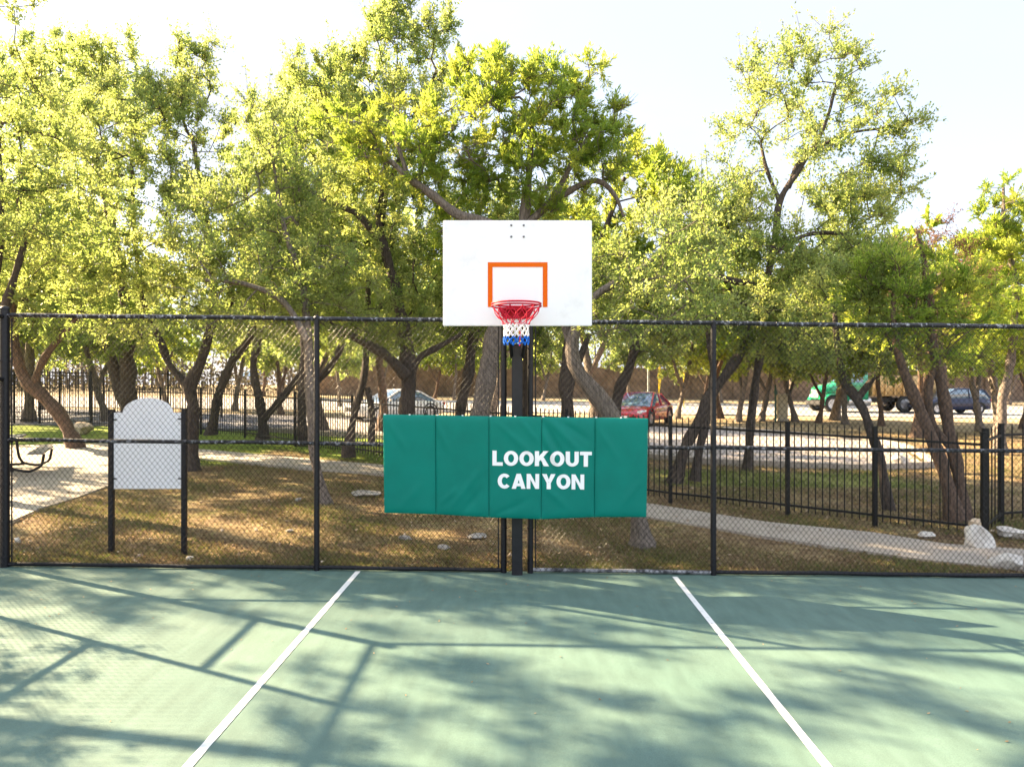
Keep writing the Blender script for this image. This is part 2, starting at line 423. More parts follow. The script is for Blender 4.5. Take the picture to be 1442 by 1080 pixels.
rail([(-6.17, 7.37, zl + MIDH), (-6.17, -2, zl + MIDH)], .025, M['black'], 'mid_rail')
# tension bars beside the end posts
for x in (-6.085, -.165, .285):
    b = MB(); z = cz(x); b.box(L((x, YF, z + 1.53)), (.016, .006, 2.98)); b.build('tension_bar', M['black'], fence)
# wire mesh: straight diagonal wires of the diamond weave, clipped to each bay
def weave(xa, xb, za, zb, to_world, px=.066, pz=.081, r=.0021):
    b = MB(); Vs, Fs, k = [], [], 0
    W, H = xb - xa, zb - za; sl = pz / px
    n = int((W + H / sl) / px) + 1
    for fam in (0, 1):
        for i in range(n + 1):
            # x = c + (z / sl) * dir
            c = (i * px) - H / sl
            zlo = max(0, -c * sl); zhi = min(H, (W - c) * sl)
            if zhi - zlo < .02: continue
            q0 = np.array((c + zlo / sl, zlo)); q1 = np.array((c + zhi / sl, zhi))
            if fam: q0[0] = W - q0[0]; q1[0] = W - q1[0]
            d = (q1 - q0) / np.linalg.norm(q1 - q0); nn = np.array((-d[1], d[0]))
            off = .0015 if fam else -.0015
            for q in (q0, q1):
                for a in range(5):
                    t = 2 * math.pi * a / 5
                    p = q + nn * r * math.cos(t)
                    Vs.append(to_world(xa + p[0], za + p[1], off + r * math.sin(t)))
            for a in range(5): Fs.append((k + a, k + (a + 1) % 5, k + 5 + (a + 1) % 5, k + 5 + a))
            k += 10
    b.add(np.array(Vs), np.array(Fs), True)
    # selvage ties on the rails
    return b
for xa, xb in ((-6.09, -2.375), (-2.375, -.165), (.285, 2.45), (2.45, 6.27), (6.27, 10.1)):
    b = weave(xa, xb, .02, 3.05, lambda x, z, o: (x, o - .03, cz(x) + z))
    # tie wires round the rails
    for x in np.arange(xa + .3, xb, .46):
        for h, rr in ((TOPH, .032), (MIDH, .029), (BOTH, .029)):
            b.tube([(x + .004 * math.sin(x * 9), rr * math.cos(t), cz(x) + h + rr * math.sin(t)) for t in np.linspace(0, 2 * math.pi, 9)[:-1]], .0025, 4, closed=True)
    b.build('mesh_panel', M['wire'], fence)
b = weave(-2, 7.41, .02, 3.03, lambda y, z, o: (-6.17 + .03 + o, y - YF, zl + z))
b.build('mesh_panel', M['wire'], fence)
b = weave(7.41, 8.58, .02, 2.26, lambda y, z, o: (-6.17 + .03 + o, y - YF, zl + z))
b.build('mesh_panel', M['wire'], fence)

# ------------------------------------------------------------------ basketball hoop
PX, PY = .062, 8.575
hoop = thing('basketball_hoop', 'basketball hoop with white board, red rim and net on a square black pole', 'basketball hoop', (PX, PY, 0))
def H(p): return np.asarray(p, float) - np.array((PX, PY, 0))
b = MB(); b.bevbox(H((PX, PY, 1.33)), (.13, .13, 2.86), .008); b.bevbox(H((PX, PY, 2.766)), (.145, .145, .012), .003)
b.build('pole', M['pole'], hoop)
YB = 7.25
bx, bz = .0555, 3.425
b = MB(); b.bevbox(H((bx, YB + .02, bz)), (1.524, .035, 1.078), .006)
board = b.build('backboard', M['board'], hoop)
sq = MB()
def sqb(xa, xb, za, zb): sq.box(H(((xa + xb) / 2, YB, (za + zb) / 2)), (xb - xa, .002, zb - za))
s = YB / F
def bxz(px, py): return (px - 721) * s, CAMZ - (py - 541) * s
xa, zt = bxz(687, 369.5); xb, zb = bxz(771, 432.5)
w = 6.6 * s
sqb(xa, xb, zt - w, zt); sqb(xa, xa + w, zb, zt - w); sqb(xb - w, xb, zb, zt - w)
sqo = sq.build('target_square', M['orange'], hoop); sqo.location.y -= .0005; sqo.parent = board
for px, py in ((720, 317.5), (737.5, 317.5), (720, 333.5), (737.5, 333.5)):
    X, Z = bxz(px, py); b = MB(); b.tube([H((X, YB + .003, Z)), H((X, YB - .006, Z)), H((X, YB - .010, Z))], [.011, .011, .006], 8)
    b.build('bolt', M['bolt'], board)
# support arms behind the board
b = MB()
for dx in (-.11, .11):
    b.tube([H((bx + dx, YB + .05, 3.62)), H((PX + dx * .6, PY - .02, 2.72))], .024, 8)
    b.tube([H((bx + dx, YB + .05, 3.14)), H((PX + dx * .6, PY - .02, 2.62))], .024, 8)
b.box(H((bx, YB + .055, 3.38)), (.30, .03, .62))
b.build('support_arm', M['pole'], hoop)
# rim: double ring, bracket plate, gussets
RC = np.array((.042, 6.865, 3.068)); RR = .2365
def circ(r, z, n=48, a0=0): return [H((RC[0] + r * math.cos(t + a0), RC[1] + r * math.sin(t + a0), z)) for t in np.arange(n) * 2 * math.pi / n]
b = MB(); b.tube(circ(RR, RC[2]), .0095, 8, closed=True); b.tube(circ(RR + .003, RC[2] - .024), .0085, 8, closed=True)
rim = b.build('rim', M['red'], hoop)
b = MB()
b.prism([(RC[0] - PX - .19, 3.075), (RC[0] - PX + .19, 3.075), (RC[0] - PX + .13, 2.955), (RC[0] - PX - .13, 2.955)], 'y', YB - .012 - PY, YB - .001 - PY)
b.box(H((RC[0], YB - .075, 3.052)), (.30, .14, .010))
for dx in (-.10, .10):
    b.add([H((RC[0] + dx + e, y, z)) for e in (-.004, .004) for y, z in ((YB - .012, 3.05), (YB - .14, 3.05), (YB - .012, 2.965))], [(0, 1, 2), (3, 5, 4), (0, 3, 4, 1), (1, 4, 5, 2), (2, 5, 3, 0)])
b.build('bracket', M['red'], rim)
for k in range(12):
    b = MB(); t = k * math.pi / 6 + .26; p = RC + np.array((RR * math.cos(t), RR * math.sin(t), -.034))
    b.tube([H(p + np.array((0, 0, .006))), H(p + np.array((-.006 * math.cos(t), -.006 * math.sin(t), -.012))), H(p + np.array((-.014 * math.cos(t), -.014 * math.sin(t), 0)))], .0028, 5); b.build('net_hook', M['red'], rim)
# net: twelve loops of cord crossing in diamonds, three colours
net = MB()
levels = [(.232, 3.035), (.205, 2.972), (.140, 2.905), (.122, 2.865), (.117, 2.828), (.116, 2.79), (.120, 2.752), (.122, 2.715), (.118, 2.683)]
mi = [0, 0, 0, 1, 1, 1, 2, 2, 2]
rg = random.Random(4)
def netp(k, lv, half):
    r, z = levels[lv]; t = (k + half) * math.pi / 6 + .26
    return RC * (1, 1, 0) + np.array((r * math.cos(t), r * math.sin(t), z))
for lv in range(len(levels) - 1):
    for k in range(12):
        a = netp(k, lv, .5 * (lv % 2))
        for dk in (0, 1):
            c = netp(k + dk, lv + 1, .5 * ((lv + 1) % 2) - (1 if lv % 2 == 0 else 0) + (0 if lv % 2 == 0 else 0))
            mid = (a + c) / 2 + np.array([rg.uniform(-.006, .006) for _ in range(3)]) + np.array((0, 0, -.006))
            net.tube([H(a), H(mid), H(c)], .0042 if lv < 3 else .0058, 5, mi=mi[lv])
for k in range(12):
    a = netp(k, len(levels) - 1, .5 * ((len(levels) - 1) % 2)); net.tube([H(a + (0, 0, .004)), H(a - (0, 0, .012))], .009, 6, mi=2)
net.tube([H((.075, 6.752, 2.80)), H((.078, 6.75, 2.75)), H((.073, 6.752, 2.705)), H((.075, 6.75, 2.655))], .0062, 6, mi=0)
net.build('net', [M['netred'], M['netwhite'], M['netblue']], hoop)

# ------------------------------------------------------------------ padded green screen hung on the fence
def pad_material():
    m = mat('teal_vinyl', (.001, .175, .138), .5, spec=.14, col2=(.0012, .152, .120), scale=2.5)
    nt = m.node_tree; b = nt.nodes['Principled BSDF']; co = nt.nodes.new('ShaderNodeTexCoord')
    w = nt.nodes.new('ShaderNodeTexNoise'); w.inputs['Scale'].default_value = 420
    bp = nt.nodes.new('ShaderNodeBump'); bp.inputs['Strength'].default_value = .08; bp.inputs['Distance'].default_value = .002
    nt.links.new(co.outputs['Object'], w.inputs[0]); nt.links.new(w.outputs['Fac'], bp.inputs['Height']); nt.links.new(bp.outputs[0], b.inputs['Normal'])
    return m
M['pad'] = pad_material()
PDY = 8.33
pad = thing('safety_pad', 'wide green padded vinyl screen of five panels lettered in white, hung below the backboard', 'safety pad', (0, PDY, 0))
seam_t = [(539, 584.5), (613.5, 585.5), (688.5, 587), (763, 588), (838, 589), (913, 590)]
seam_b = [(541, 722), (614, 724), (688.5, 728.5), (762, 731), (837, 728), (910.5, 728)]
seam_y = [8.36, 8.33, 8.22, 8.17, 8.29, 8.34]
folds = [  # (panel, u0, v0, u1, v1, width, height): creases in the cover
    (2, .15, .95, 1.0, .55, .05, .006), (2, .55, 1.0, .95, .75, .04, .005), (3, .0, .98, .55, .45, .05, -.009), (3, .02, .86, .45, .38, .05, .009), (3, .0, .75, .35, .35, .045, -.007),
    (3, .1, 1., .8, .62, .05, .008), (3, .25, 1.0, .95, .75, .05, -.006), (1, .25, .05, .95, .55, .05, .006), (1, .1, .12, .45, .3, .04, .005), (1, .45, .0, .9, .3, .05, -.006),
    (0, .1, .95, .5, .6, .06, .005), (0, .3, .05, .8, .35, .07, .004), (4, .05, .9, .5, .55, .05, .004), (3, .0, .35, .5, .1, .05, .005), (2, .1, .02, .8, .2, .05, -.004), (1, .0, .95, .3, .6, .05, .005), (4, .5, .1, .9, .4, .06, .004)]
def wr(i, u, v):
    h = 0.0
    for p, u0, v0, u1, v1, wd, ht in folds:
        if p != i: continue
        ax, ay = (u1 - u0) * .62, (v1 - v0) * 1.13; qx, qy = (u - u0) * .62, (v - v0) * 1.13
        l2 = ax * ax + ay * ay; t = max(0, min(1, (qx * ax + qy * ay) / l2)); d = math.hypot(qx - t * ax, qy - t * ay)
        h += ht * math.exp(-(d / wd * 1.6) ** 2) * math.sin(math.pi * min(1, max(0, .08 + .9 * t)))
    return 2.3 * h + .003 * math.sin(9 * u + 4 * v + i) * math.sin(7 * v + 3 * u + 2 * i)
def pad_pt(i, u, v, out=0.0):
    """u across panel i, v up; out: metres towards the camera"""
    def e(lst, k): return np.array(lst[k], float)
    t = e(seam_t, i) * (1 - u) + e(seam_t, i + 1) * u; bt = e(seam_b, i) * (1 - u) + e(seam_b, i + 1) * u
    Y = seam_y[i] * (1 - u) + seam_y[i + 1] * u
    top = at(t[0], t[1], Y); bot = at(bt[0], bt[1], Y - .01)
    p = bot * (1 - v) + top * v
    puff = .020 * (1 - abs(2 * u - 1) ** 14) * (1 - abs(2 * v - 1) ** 18)
    p = p + np.array((0, -1, 0)) * (puff + (wr(i, u, v) if out >= 0 else 0) + out)
    return p - np.array((0, PDY, 0))
NU, NV = 36, 52
for i in range(5):
    us = .5 - .5 * np.cos(np.linspace(.06, math.pi - .06, NU)); us = (us - us[0]) / (us[-1] - us[0]); us = .003 + us * .994
    vs = .5 - .5 * np.cos(np.linspace(.1, math.pi - .1, NV)); vs = (vs - vs[0]) / (vs[-1] - vs[0])
    V = [pad_pt(i, u, v) for v in vs for u in us]
    Fc = [(j * NU + k, j * NU + k + 1, (j + 1) * NU + k + 1, (j + 1) * NU + k) for j in range(NV - 1) for k in range(NU - 1)]
    n = len(V); rimi = list(range(NU)) + [j * NU + NU - 1 for j in range(1, NV)] + [(NV - 1) * NU + k for k in range(NU - 2, -1, -1)] + [j * NU for j in range(NV - 2, 0, -1)]
    V += [V[q] + np.array((0, .05, .006)) for q in rimi]
    Fc += [(rimi[q], n + q, n + (q + 1) % len(rimi), rimi[(q + 1) % len(rimi)]) for q in range(len(rimi))]
    b = MB(); b.add(V, Fc, True); b.add(V[n:], [list(range(len(rimi)))], False)
    # grommets along the top edge
    pn = b.build('pad_panel', M['pad'], pad)
    for u in (.03, .5):
        g = MB(); p = pad_pt(i, u, .998) + np.array((0, .035, .012)); g.tube([p + np.array((0, 0, -.01)), p + np.array((0, 0, .006))], .011, 8)
        g.build('grommet', M['letter'], pn)

bk = MB()  # dark strips added behind the seams to stop light showing through
for i in range(1, 5):
    a_, c_ = pad_pt(i, 0, .01, -.03), pad_pt(i, 0, .99, -.03); bk.box((a_ + c_) / 2, (.09, .012, c_[2] - a_[2]))
bk.build('seam_blackout', M['black'], pad)
# heavy sans letters as polygons in a unit box (width, outline parts)
def ring_poly(w, h, t, a0, a1, n=28, tx=None):
    """thick elliptic arc from a0 to a1 degrees as quads"""
    tx = tx or t; A = np.radians(np.linspace(a0, a1, n)); cx, cy = w / 2, h / 2
    o = [(cx + cx * math.cos(a), cy + cy * math.sin(a)) for a in A]; q = [(cx + (cx - tx) * math.cos(a), cy + (cy - t) * math.sin(a)) for a in A]
    return [[o[i], o[i + 1], q[i + 1], q[i]] for i in range(n - 1)]
LT = {
 'L': (.66, [[(0, 0), (.66, 0), (.66, .23), (0, .23)], [(0, .23), (.27, .23), (.27, 1), (0, 1)]]),
 'O': (.92, ring_poly(.92, 1.0, .22, 0, 360, 41, .27)),
 'K': (.90, [[(0, 0), (.27, 0), (.27, 1), (0, 1)], [(.27, .66), (.27, .30), (.50, .56), (.87, 1.0), (.55, 1.0)], [(.42, .66), (.30, .50), (.58, 0), (.91, 0), (.56, .60)]]),
 'U': (.83, [[(0, .40), (.27, .40), (.27, 1), (0, 1)], [(.56, .40), (.83, .40), (.83, 1), (.56, 1)]] + [[(p[0], p[1]) for p in q] for q in ring_poly(.83, .80, .22, 180, 360, 21, .27)]),
 'T': (.76, [[(0, .77), (.76, .77), (.76, 1), (0, 1)], [(.245, 0), (.515, 0), (.515, .77), (.245, .77)]]),
 'C': (.86, ring_poly(.90, 1.0, .22, 42, 318, 33, .27)),
 'A': (.92, [[(0, 0), (.28, 0), (.585, 1), (.32, 1)], [(.64, 0), (.92, 0), (.60, 1), (.34, 1)], [(.22, .17), (.70, .17), (.64, .37), (.28, .37)]]),
 'N': (.83, [[(0, 0), (.25, 0), (.25, 1), (0, 1)], [(.58, 0), (.83, 0), (.83, 1), (.58, 1)], [(.25, .62), (.58, 0), (.58, .40), (.25, 1)]]),
 'Y': (.88, [[(.305, 0), (.575, 0), (.575, .44), (.305, .44)], [(0, 1), (.305, .40), (.44, .60), (.30, 1)][0:1] + [(.305, .40), (.50, .50), (.30, 1)], [(.58, 1), (.38, .50), (.575, .40), (.88, 1)]]),
}
def word_line(text, xs0, xs1, y_top, y_bot, gap_after=None):
    """letters laid between photo columns; each letter a part"""
    gap = .07
    tot = sum(LT[c][0] for c in text) + gap * (len(text) - 1) + (.12 if gap_after else 0)
    x = 0.0; k = (xs1 - xs0) / tot
    for ci, c in enumerate(text):
        w, polys = LT[c]; b = MB()
        for poly in polys:
            # subdivide by edges so that the letter follows the cover
            pts = []
            for q in range(len(poly)):
                a, d = np.array(poly[q]), np.array(poly[(q + 1) % len(poly)])
                m_ = max(1, int(np.linalg.norm(d - a) / .12))
                for t in range(m_): pts.append(a + (d - a) * t / m_)
            Vf, Vb = [], []
            for p in pts:
                px = xs0 + (x + p[0]) * k; 
                i = max(j for j in range(5) if seam_t[j][0] <= px)
                u = (px - seam_t[i][0]) / (seam_t[i + 1][0] - seam_t[i][0])
                py = y_bot + (y_top - y_bot) * p[1] + (px - 763) * .012
                tp = seam_t[i][1] * (1 - u) + seam_t[i + 1][1] * u; bt = seam_b[i][1] * (1 - u) + seam_b[i + 1][1] * u
                v = (py - bt) / (tp - bt); u = min(.988, max(.012, u))
                Vf.append(pad_pt(i, u, v, .0055)); Vb.append(pad_pt(i, u, v, .0005))
            n = len(Vf)
            c0 = np.mean(Vf, 0)
            b.add(Vf + [c0], [(q, (q + 1) % n, n) for q in range(n)])
            b.add(Vf + Vb, [(q, n + q, n + (q + 1) % n, (q + 1) % n) for q in range(n)])
        b.build('letter', M['letter'], pad)
        x += w + gap + (.12 if gap_after == ci else 0)
word_line('LOOKOUT', 693.5, 833.5, 635, 656)
word_line('CANYON', 701, 823, 667, 688, gap_after=2)

# ------------------------------------------------------------------ blank notice board behind the fence
YS = 9.3
sg = thing('notice_board', 'blank white notice board with arched top on two black posts behind the fence', 'sign', (at(208, 780, YS)[0], YS, zg(-4.7, YS)))
g0 = np.array(sg.location)
pts = []
def S(px, py): p = at(px, py, YS) - g0; return (p[0], p[2])
pts = [S(161, 688), S(256, 688), S(256, 581), S(243, 581)] + [S(208.5 + 34.5 * math.cos(a), 581 - 20.5 * math.sin(a)) for a in np.linspace(0, math.pi, 25)[1:-1]] + [S(174, 581), S(161, 581)]
# keep the arch convex parts: lower panel + arch
b = MB(); b.prism([S(161, 688), S(256, 688), S(256, 581), S(161, 581)], 'y', -.012, .012)
b.prism([S(208.5 + 35 * math.cos(a), 581.3 - 20.8 * math.sin(a)) for a in np.linspace(0, math.pi, 31)], 'y', -.0118, .0118)
b.build('sign_panel', M['signwhite'], sg)
for px, t in ((157, 578), (259.5, 577)):
    p = at(px, t, YS) - g0; b = MB(); b.bevbox((p[0], .0, (p[2] - .1) / 2), (.062, .062, p[2] + .1), .006); b.bevbox((p[0], 0, p[2] + .006), (.072, .072, .016), .004)
    sgn = 1 if px < 200 else -1
    for pz in (.12, p[2] - .12): b.box((p[0] + sgn * .05, -.015, pz if pz > .5 else .98), (.05, .01, .018))
    b.build('post', M['black'], sg)

# ------------------------------------------------------------------ iron picket fences
def iron_fence(label, pts, h=1.57, group=None, ph=.11, extra=.14):
    """posts at the given ground points, one picket panel between each pair"""
    base = np.array(pts[0]); t = thing('iron_fence', label, 'fence', tuple(base), 0, group)
    for p in pts:
        q = np.array(p) - base; b = MB(); b.bevbox((q[0], q[1], q[2] + h / 2 - .04), (.065, .065, h + .08), .004); b.bevbox((q[0], q[1], q[2] + h + .01), (.078, .078, .02), .005)
        b.build('post', M['iron'], t)
    for p, r in zip(pts[:-1], pts[1:]):
        p, r = np.array(p) - base, np.array(r) - base; d = r - p; ln = np.linalg.norm(d[:2]); dir_ = d / ln; n = max(2, int(ln / ph)); b = MB()
        ang = math.atan2(d[1], d[0]); R = np.array(((math.cos(ang), -math.sin(ang), 0), (math.sin(ang), math.cos(ang), 0), (0, 0, 1)))
        for k in range(1, n):
            q = p + d * k / n; b.box(q + np.array((0, 0, (h - .02 + .07) / 2)), (.017, .017, h - .02 - .07), R)
            b.add([q + R @ np.array(v) for v in ((-.0085, -.0085, h - .02), (.0085, -.0085, h - .02), (.0085, .0085, h - .02), (-.0085, .0085, h - .02), (0, 0, h + .02))], [(0, 1, 4), (1, 2, 4), (2, 3, 4), (3, 0, 4)])
        for hz in (.17, h - .17):
            u = dir_ * .034
            a, c = p + u + np.array((0, 0, hz)), r - u + np.array((0, 0, hz)); nrm = R @ np.array((0, 1, 0)) * .018
            V = [q + s * nrm + np.array((0, 0, e)) for q in (a, c) for s in (-1, 1) for e in (-.018, .018)]
            b.add(V, [(0, 1, 3, 2), (4, 6, 7, 5), (0, 4, 5, 1), (2, 3, 7, 6), (0, 2, 6, 4), (1, 5, 7, 3)])
        b.build('picket_panel', M['iron'], t)
    return t
FP = [(128, 602), (178, 606), (226, 608), (283, 611), (345, 616), (416, 628), (496, 640)]
P = [G(*p) for p in FP]
pa = np.array((-4.27, 18.98)); pb_ = np.array((2.91, 13.06))
for k in (1, 2, 3): 
    q = pa + (pb_ - pa) * k / 4; P.append(np.array((q[0], q[1], zg(*q))))
P += [G(*p) for p in ((944, 707), (1109, 725), (1232, 740), (1385, 758))]
iron_fence('long black iron picket fence running from the far left lawn to the right corner', P)
c1 = G(1385, 758)
iron_fence('black iron picket fence turning away from the corner at the right edge', [c1 + np.array((.09, .1, 0)), np.array((8.0, 11.6, zg(8, 11.6))), np.array((9.6, 12.1, zg(9.6, 12.1))), np.array((11.6, 12.4, zg(11.6, 12.4)))], 1.62, None, .22)
# sloping handrail bar near the corner
Y2 = 25.0
def gp(px, py): return G(px, py)
iron_fence('dark iron enclosure fence on the far lawn at the left edge', [gp(128, 601), gp(84, 598), gp(56, 597), gp(20, 597), gp(-40, 598), gp(-110, 600)], 2.1, None, .12)
iron_fence('second iron fence standing farther back behind the left enclosure', [np.array((x, 33 + .1 * x * 0, zg(x, 33))) for x in (-28, -25, -22, -19, -16, -13.5)], 2.2, None, .13)

# ------------------------------------------------------------------ rocks
def rock(name, label, px, py, wpx, hpx, m, seed, group=None, cat='rock', dyr=.8, sharp=.04):
    p = G(px, py); s = p[1] / F; import bmesh
    rg = np.random.default_rng(seed); bm = bmesh.new(); bmesh.ops.create_icosphere(bm, subdivisions=4, radius=1)
    V = np.array([v.co for v in bm.verts]); Fc = np.array([[v.index for v in f.verts] for f in bm.faces]); bm.free()
    for k in range(16):
        d = rg.normal(size=3); d /= np.linalg.norm(d); c = rg.uniform(.48, .82); t = V @ d
        V = V - np.where(t > c, t - c, 0)[:, None] * d * (1 - sharp)
    for k in range(30):
        d = rg.normal(size=3); f = rg.uniform(2, 9); V = V * (1 + .10 / f * np.sin(V @ d * f / np.linalg.norm(d) + rg.uniform(0, 6)))[:, None]
    V[:, 2] -= V[:, 2].min() * .7; V[:, 2] = np.maximum(V[:, 2], -.05); V[:, 2] /= V[:, 2].max()
    V *= np.array((wpx * s / 2 / np.abs(V[:, 0]).max(), wpx * s / 2 * dyr, hpx * s))
    b = MB(); b.add(V, Fc, False); o = b.build(name, m); o.location = p + np.array((0, .5 * wpx * s * dyr * .6, -.015)); tag(o, label, cat, group); return o
big = rock('boulder', 'big pale limestone boulder beside the path under a smaller stone', 1385, 774, 44, 37, M['rock'], 3, None, 'boulder')
o = rock('boulder', 'small tan stone balanced on top of the big pale boulder', 1381, 764, 20, 13, M['tanrock'], 9, None, 'boulder'); o.location = (big.location.x - .05, big.location.y, big.location.z + .30)
rock('boulder', 'flat whitish rock on the grass at the right edge', 1432, 759, 58, 16, M['rock'], 5, None, 'rock')
rock('boulder', 'large bluish white rock at the right end of the path by the fence', 1428, 803, 48, 24, M['rock'], 6, None, 'rock')
rock('boulder', 'tan boulder at the foot of the leaning tree on the far left', 112, 611, 32, 17, M['tanrock'], 8, None, 'boulder')
rock('boulder', 'pale boulder at the end of the parking kerb', 1272, 659, 30, 19, M['rock'], 12, None, 'boulder')
rock('rock', 'flat grey stone in the dry grass left of the green pad', 516, 699, 50, 8, M['greyrock'], 14)
rock('rock', 'flat white stone at the foot of the right notice board post', 266, 788, 20, 6, M['rock'], 15)
rock('rock', 'white round stone at the foot of the left corner post', 24, 763, 9, 8, M['rock'], 16)
rock('rock', 'pale stone in the grass below the left half of the pad', 570, 760, 20, 7, M['greyrock'], 17)
rock('rock', 'jagged grey stone between the pad and its left pole', 625, 774, 20, 8, M['greyrock'], 18)
rock('rock', 'small pale stone left of the thin grey trunk by the fence', 419, 705, 12, 5, M['greyrock'], 19)
rock('rock', 'low whitish stone below the thin grey trunk', 407, 748, 14, 4, M['greyrock'], 20)
rock('rock', 'broad grey stone lying behind the bottom of the pad', 668, 758, 34, 7, M['greyrock'], 21)
rock('rock', 'pale flat stone left of the big boulder by the path', 1308, 757, 24, 9, M['rock'], 22)
rock('rock', 'small white stone under the left sign post', 196, 783, 10, 4, M['rock'], 23)
rock('rock', 'buff stone at the near foot of the big pale boulder', 1366, 772, 16, 8, M['tanrock'], 24)

# ------------------------------------------------------------------ picnic table at the left edge
pt = G(22, 668); PT = thing('picnic_table', 'grey slatted picnic table with bent dark legs at the left edge', 'picnic table', (-11.05, 15.3, zg(-11.05, 15.3) + .03), math.radians(117))
b = MB()
for k in range(5): b.bevbox((0, (k - 2) * .145, .74), (1.9, .135, .04), .006)
b.build('tabletop', M['table'], PT)
for sy in (-1, 1):
    b = MB()
    for k in range(2): b.bevbox((0, sy * (.68 + k * .14), .45), (1.9, .13, .04), .006)
    b.build('seat', M['table'], PT)
for sx in (-.68, .68):
    b = MB()
    def bend(pts): 
        P_ = np.array(pts, float); out = []
        for i in range(len(P_) - 1):
            for t in np.linspace(0, 1, 7)[:-1]: out.append(P_[i] * (1 - t) + P_[i + 1] * t)
        out.append(P_[-1]); out = np.array(out)
        for _ in range(3): out[1:-1] = (out[:-2] + out[1:-1] * 2 + out[2:]) / 4
        return out
    for sy in (-1, 1):
        b.tube(bend([(sx, sy * .20, .71), (sx, sy * .24, .30), (sx, sy * .32, .12), (sx, sy * .62, .05), (sx, sy * .84, .16), (sx, sy * .88, .42)]), .028, 8)
    b.tube([(sx, -.35, .10), (sx, .35, .10)], .028, 8); b.tube([(sx, -.34, .70), (sx, .34, .70)], .025, 8)
    b.build('leg', M['black'], PT)

# ------------------------------------------------------------------ trees
DENS, LSZ = 1.0, 1.02
def unit(v): return v / (np.linalg.norm(v, axis=-1, keepdims=True) + 1e-12)
def catmull(P, R, step=.12):
    P = np.asarray(P, float); R = np.asarray(R, float); Q = np.vstack((2 * P[0] - P[1], P, 2 * P[-1] - P[-2])); out, rr = [], []
    for i in range(len(P) - 1):
        p0, p1, p2, p3 = Q[i:i + 4]; n = max(2, int(np.linalg.norm(p2 - p1) / step))
        for t in np.arange(n) / n:
            out.append(.5 * (2 * p1 + (p2 - p0) * t + (2 * p0 - 5 * p1 + 4 * p2 - p3) * t * t + (3 * p1 - p0 - 3 * p2 + p3) * t ** 3)); rr.append(R[i] * (1 - t) + R[i + 1] * t)
    out.append(P[-1]); rr.append(R[-1]); return np.array(out), np.array(rr)
def cyl_edges(P0, P1, R0, R1, n):
    T = unit(P1 - P0); ref = np.where(np.abs(T[:, 2:3]) < .9, np.array([[0, 0, 1.0]]), np.array([[1.0, 0, 0]])); U = unit(np.cross(T, ref)); W = np.cross(T, U)
    a = np.arange(n) * 2 * np.pi / n; ca, sa = np.cos(a)[None, :, None], np.sin(a)[None, :, None]
    D = ca * U[:, None] + sa * W[:, None]
    V = np.stack((P0[:, None] + D * R0[:, None, None], P1[:, None] + D * R1[:, None, None]), 1)      # e,2,n,3
    e = np.arange(len(P0))[:, None] * 2 * n; k = np.arange(n)[None]; l = (k + 1) % n
    Fq = np.stack((e + k, e + l, e + n + l, e + n + k), -1).reshape(-1, 4)
    return V.reshape(-1, 3), Fq

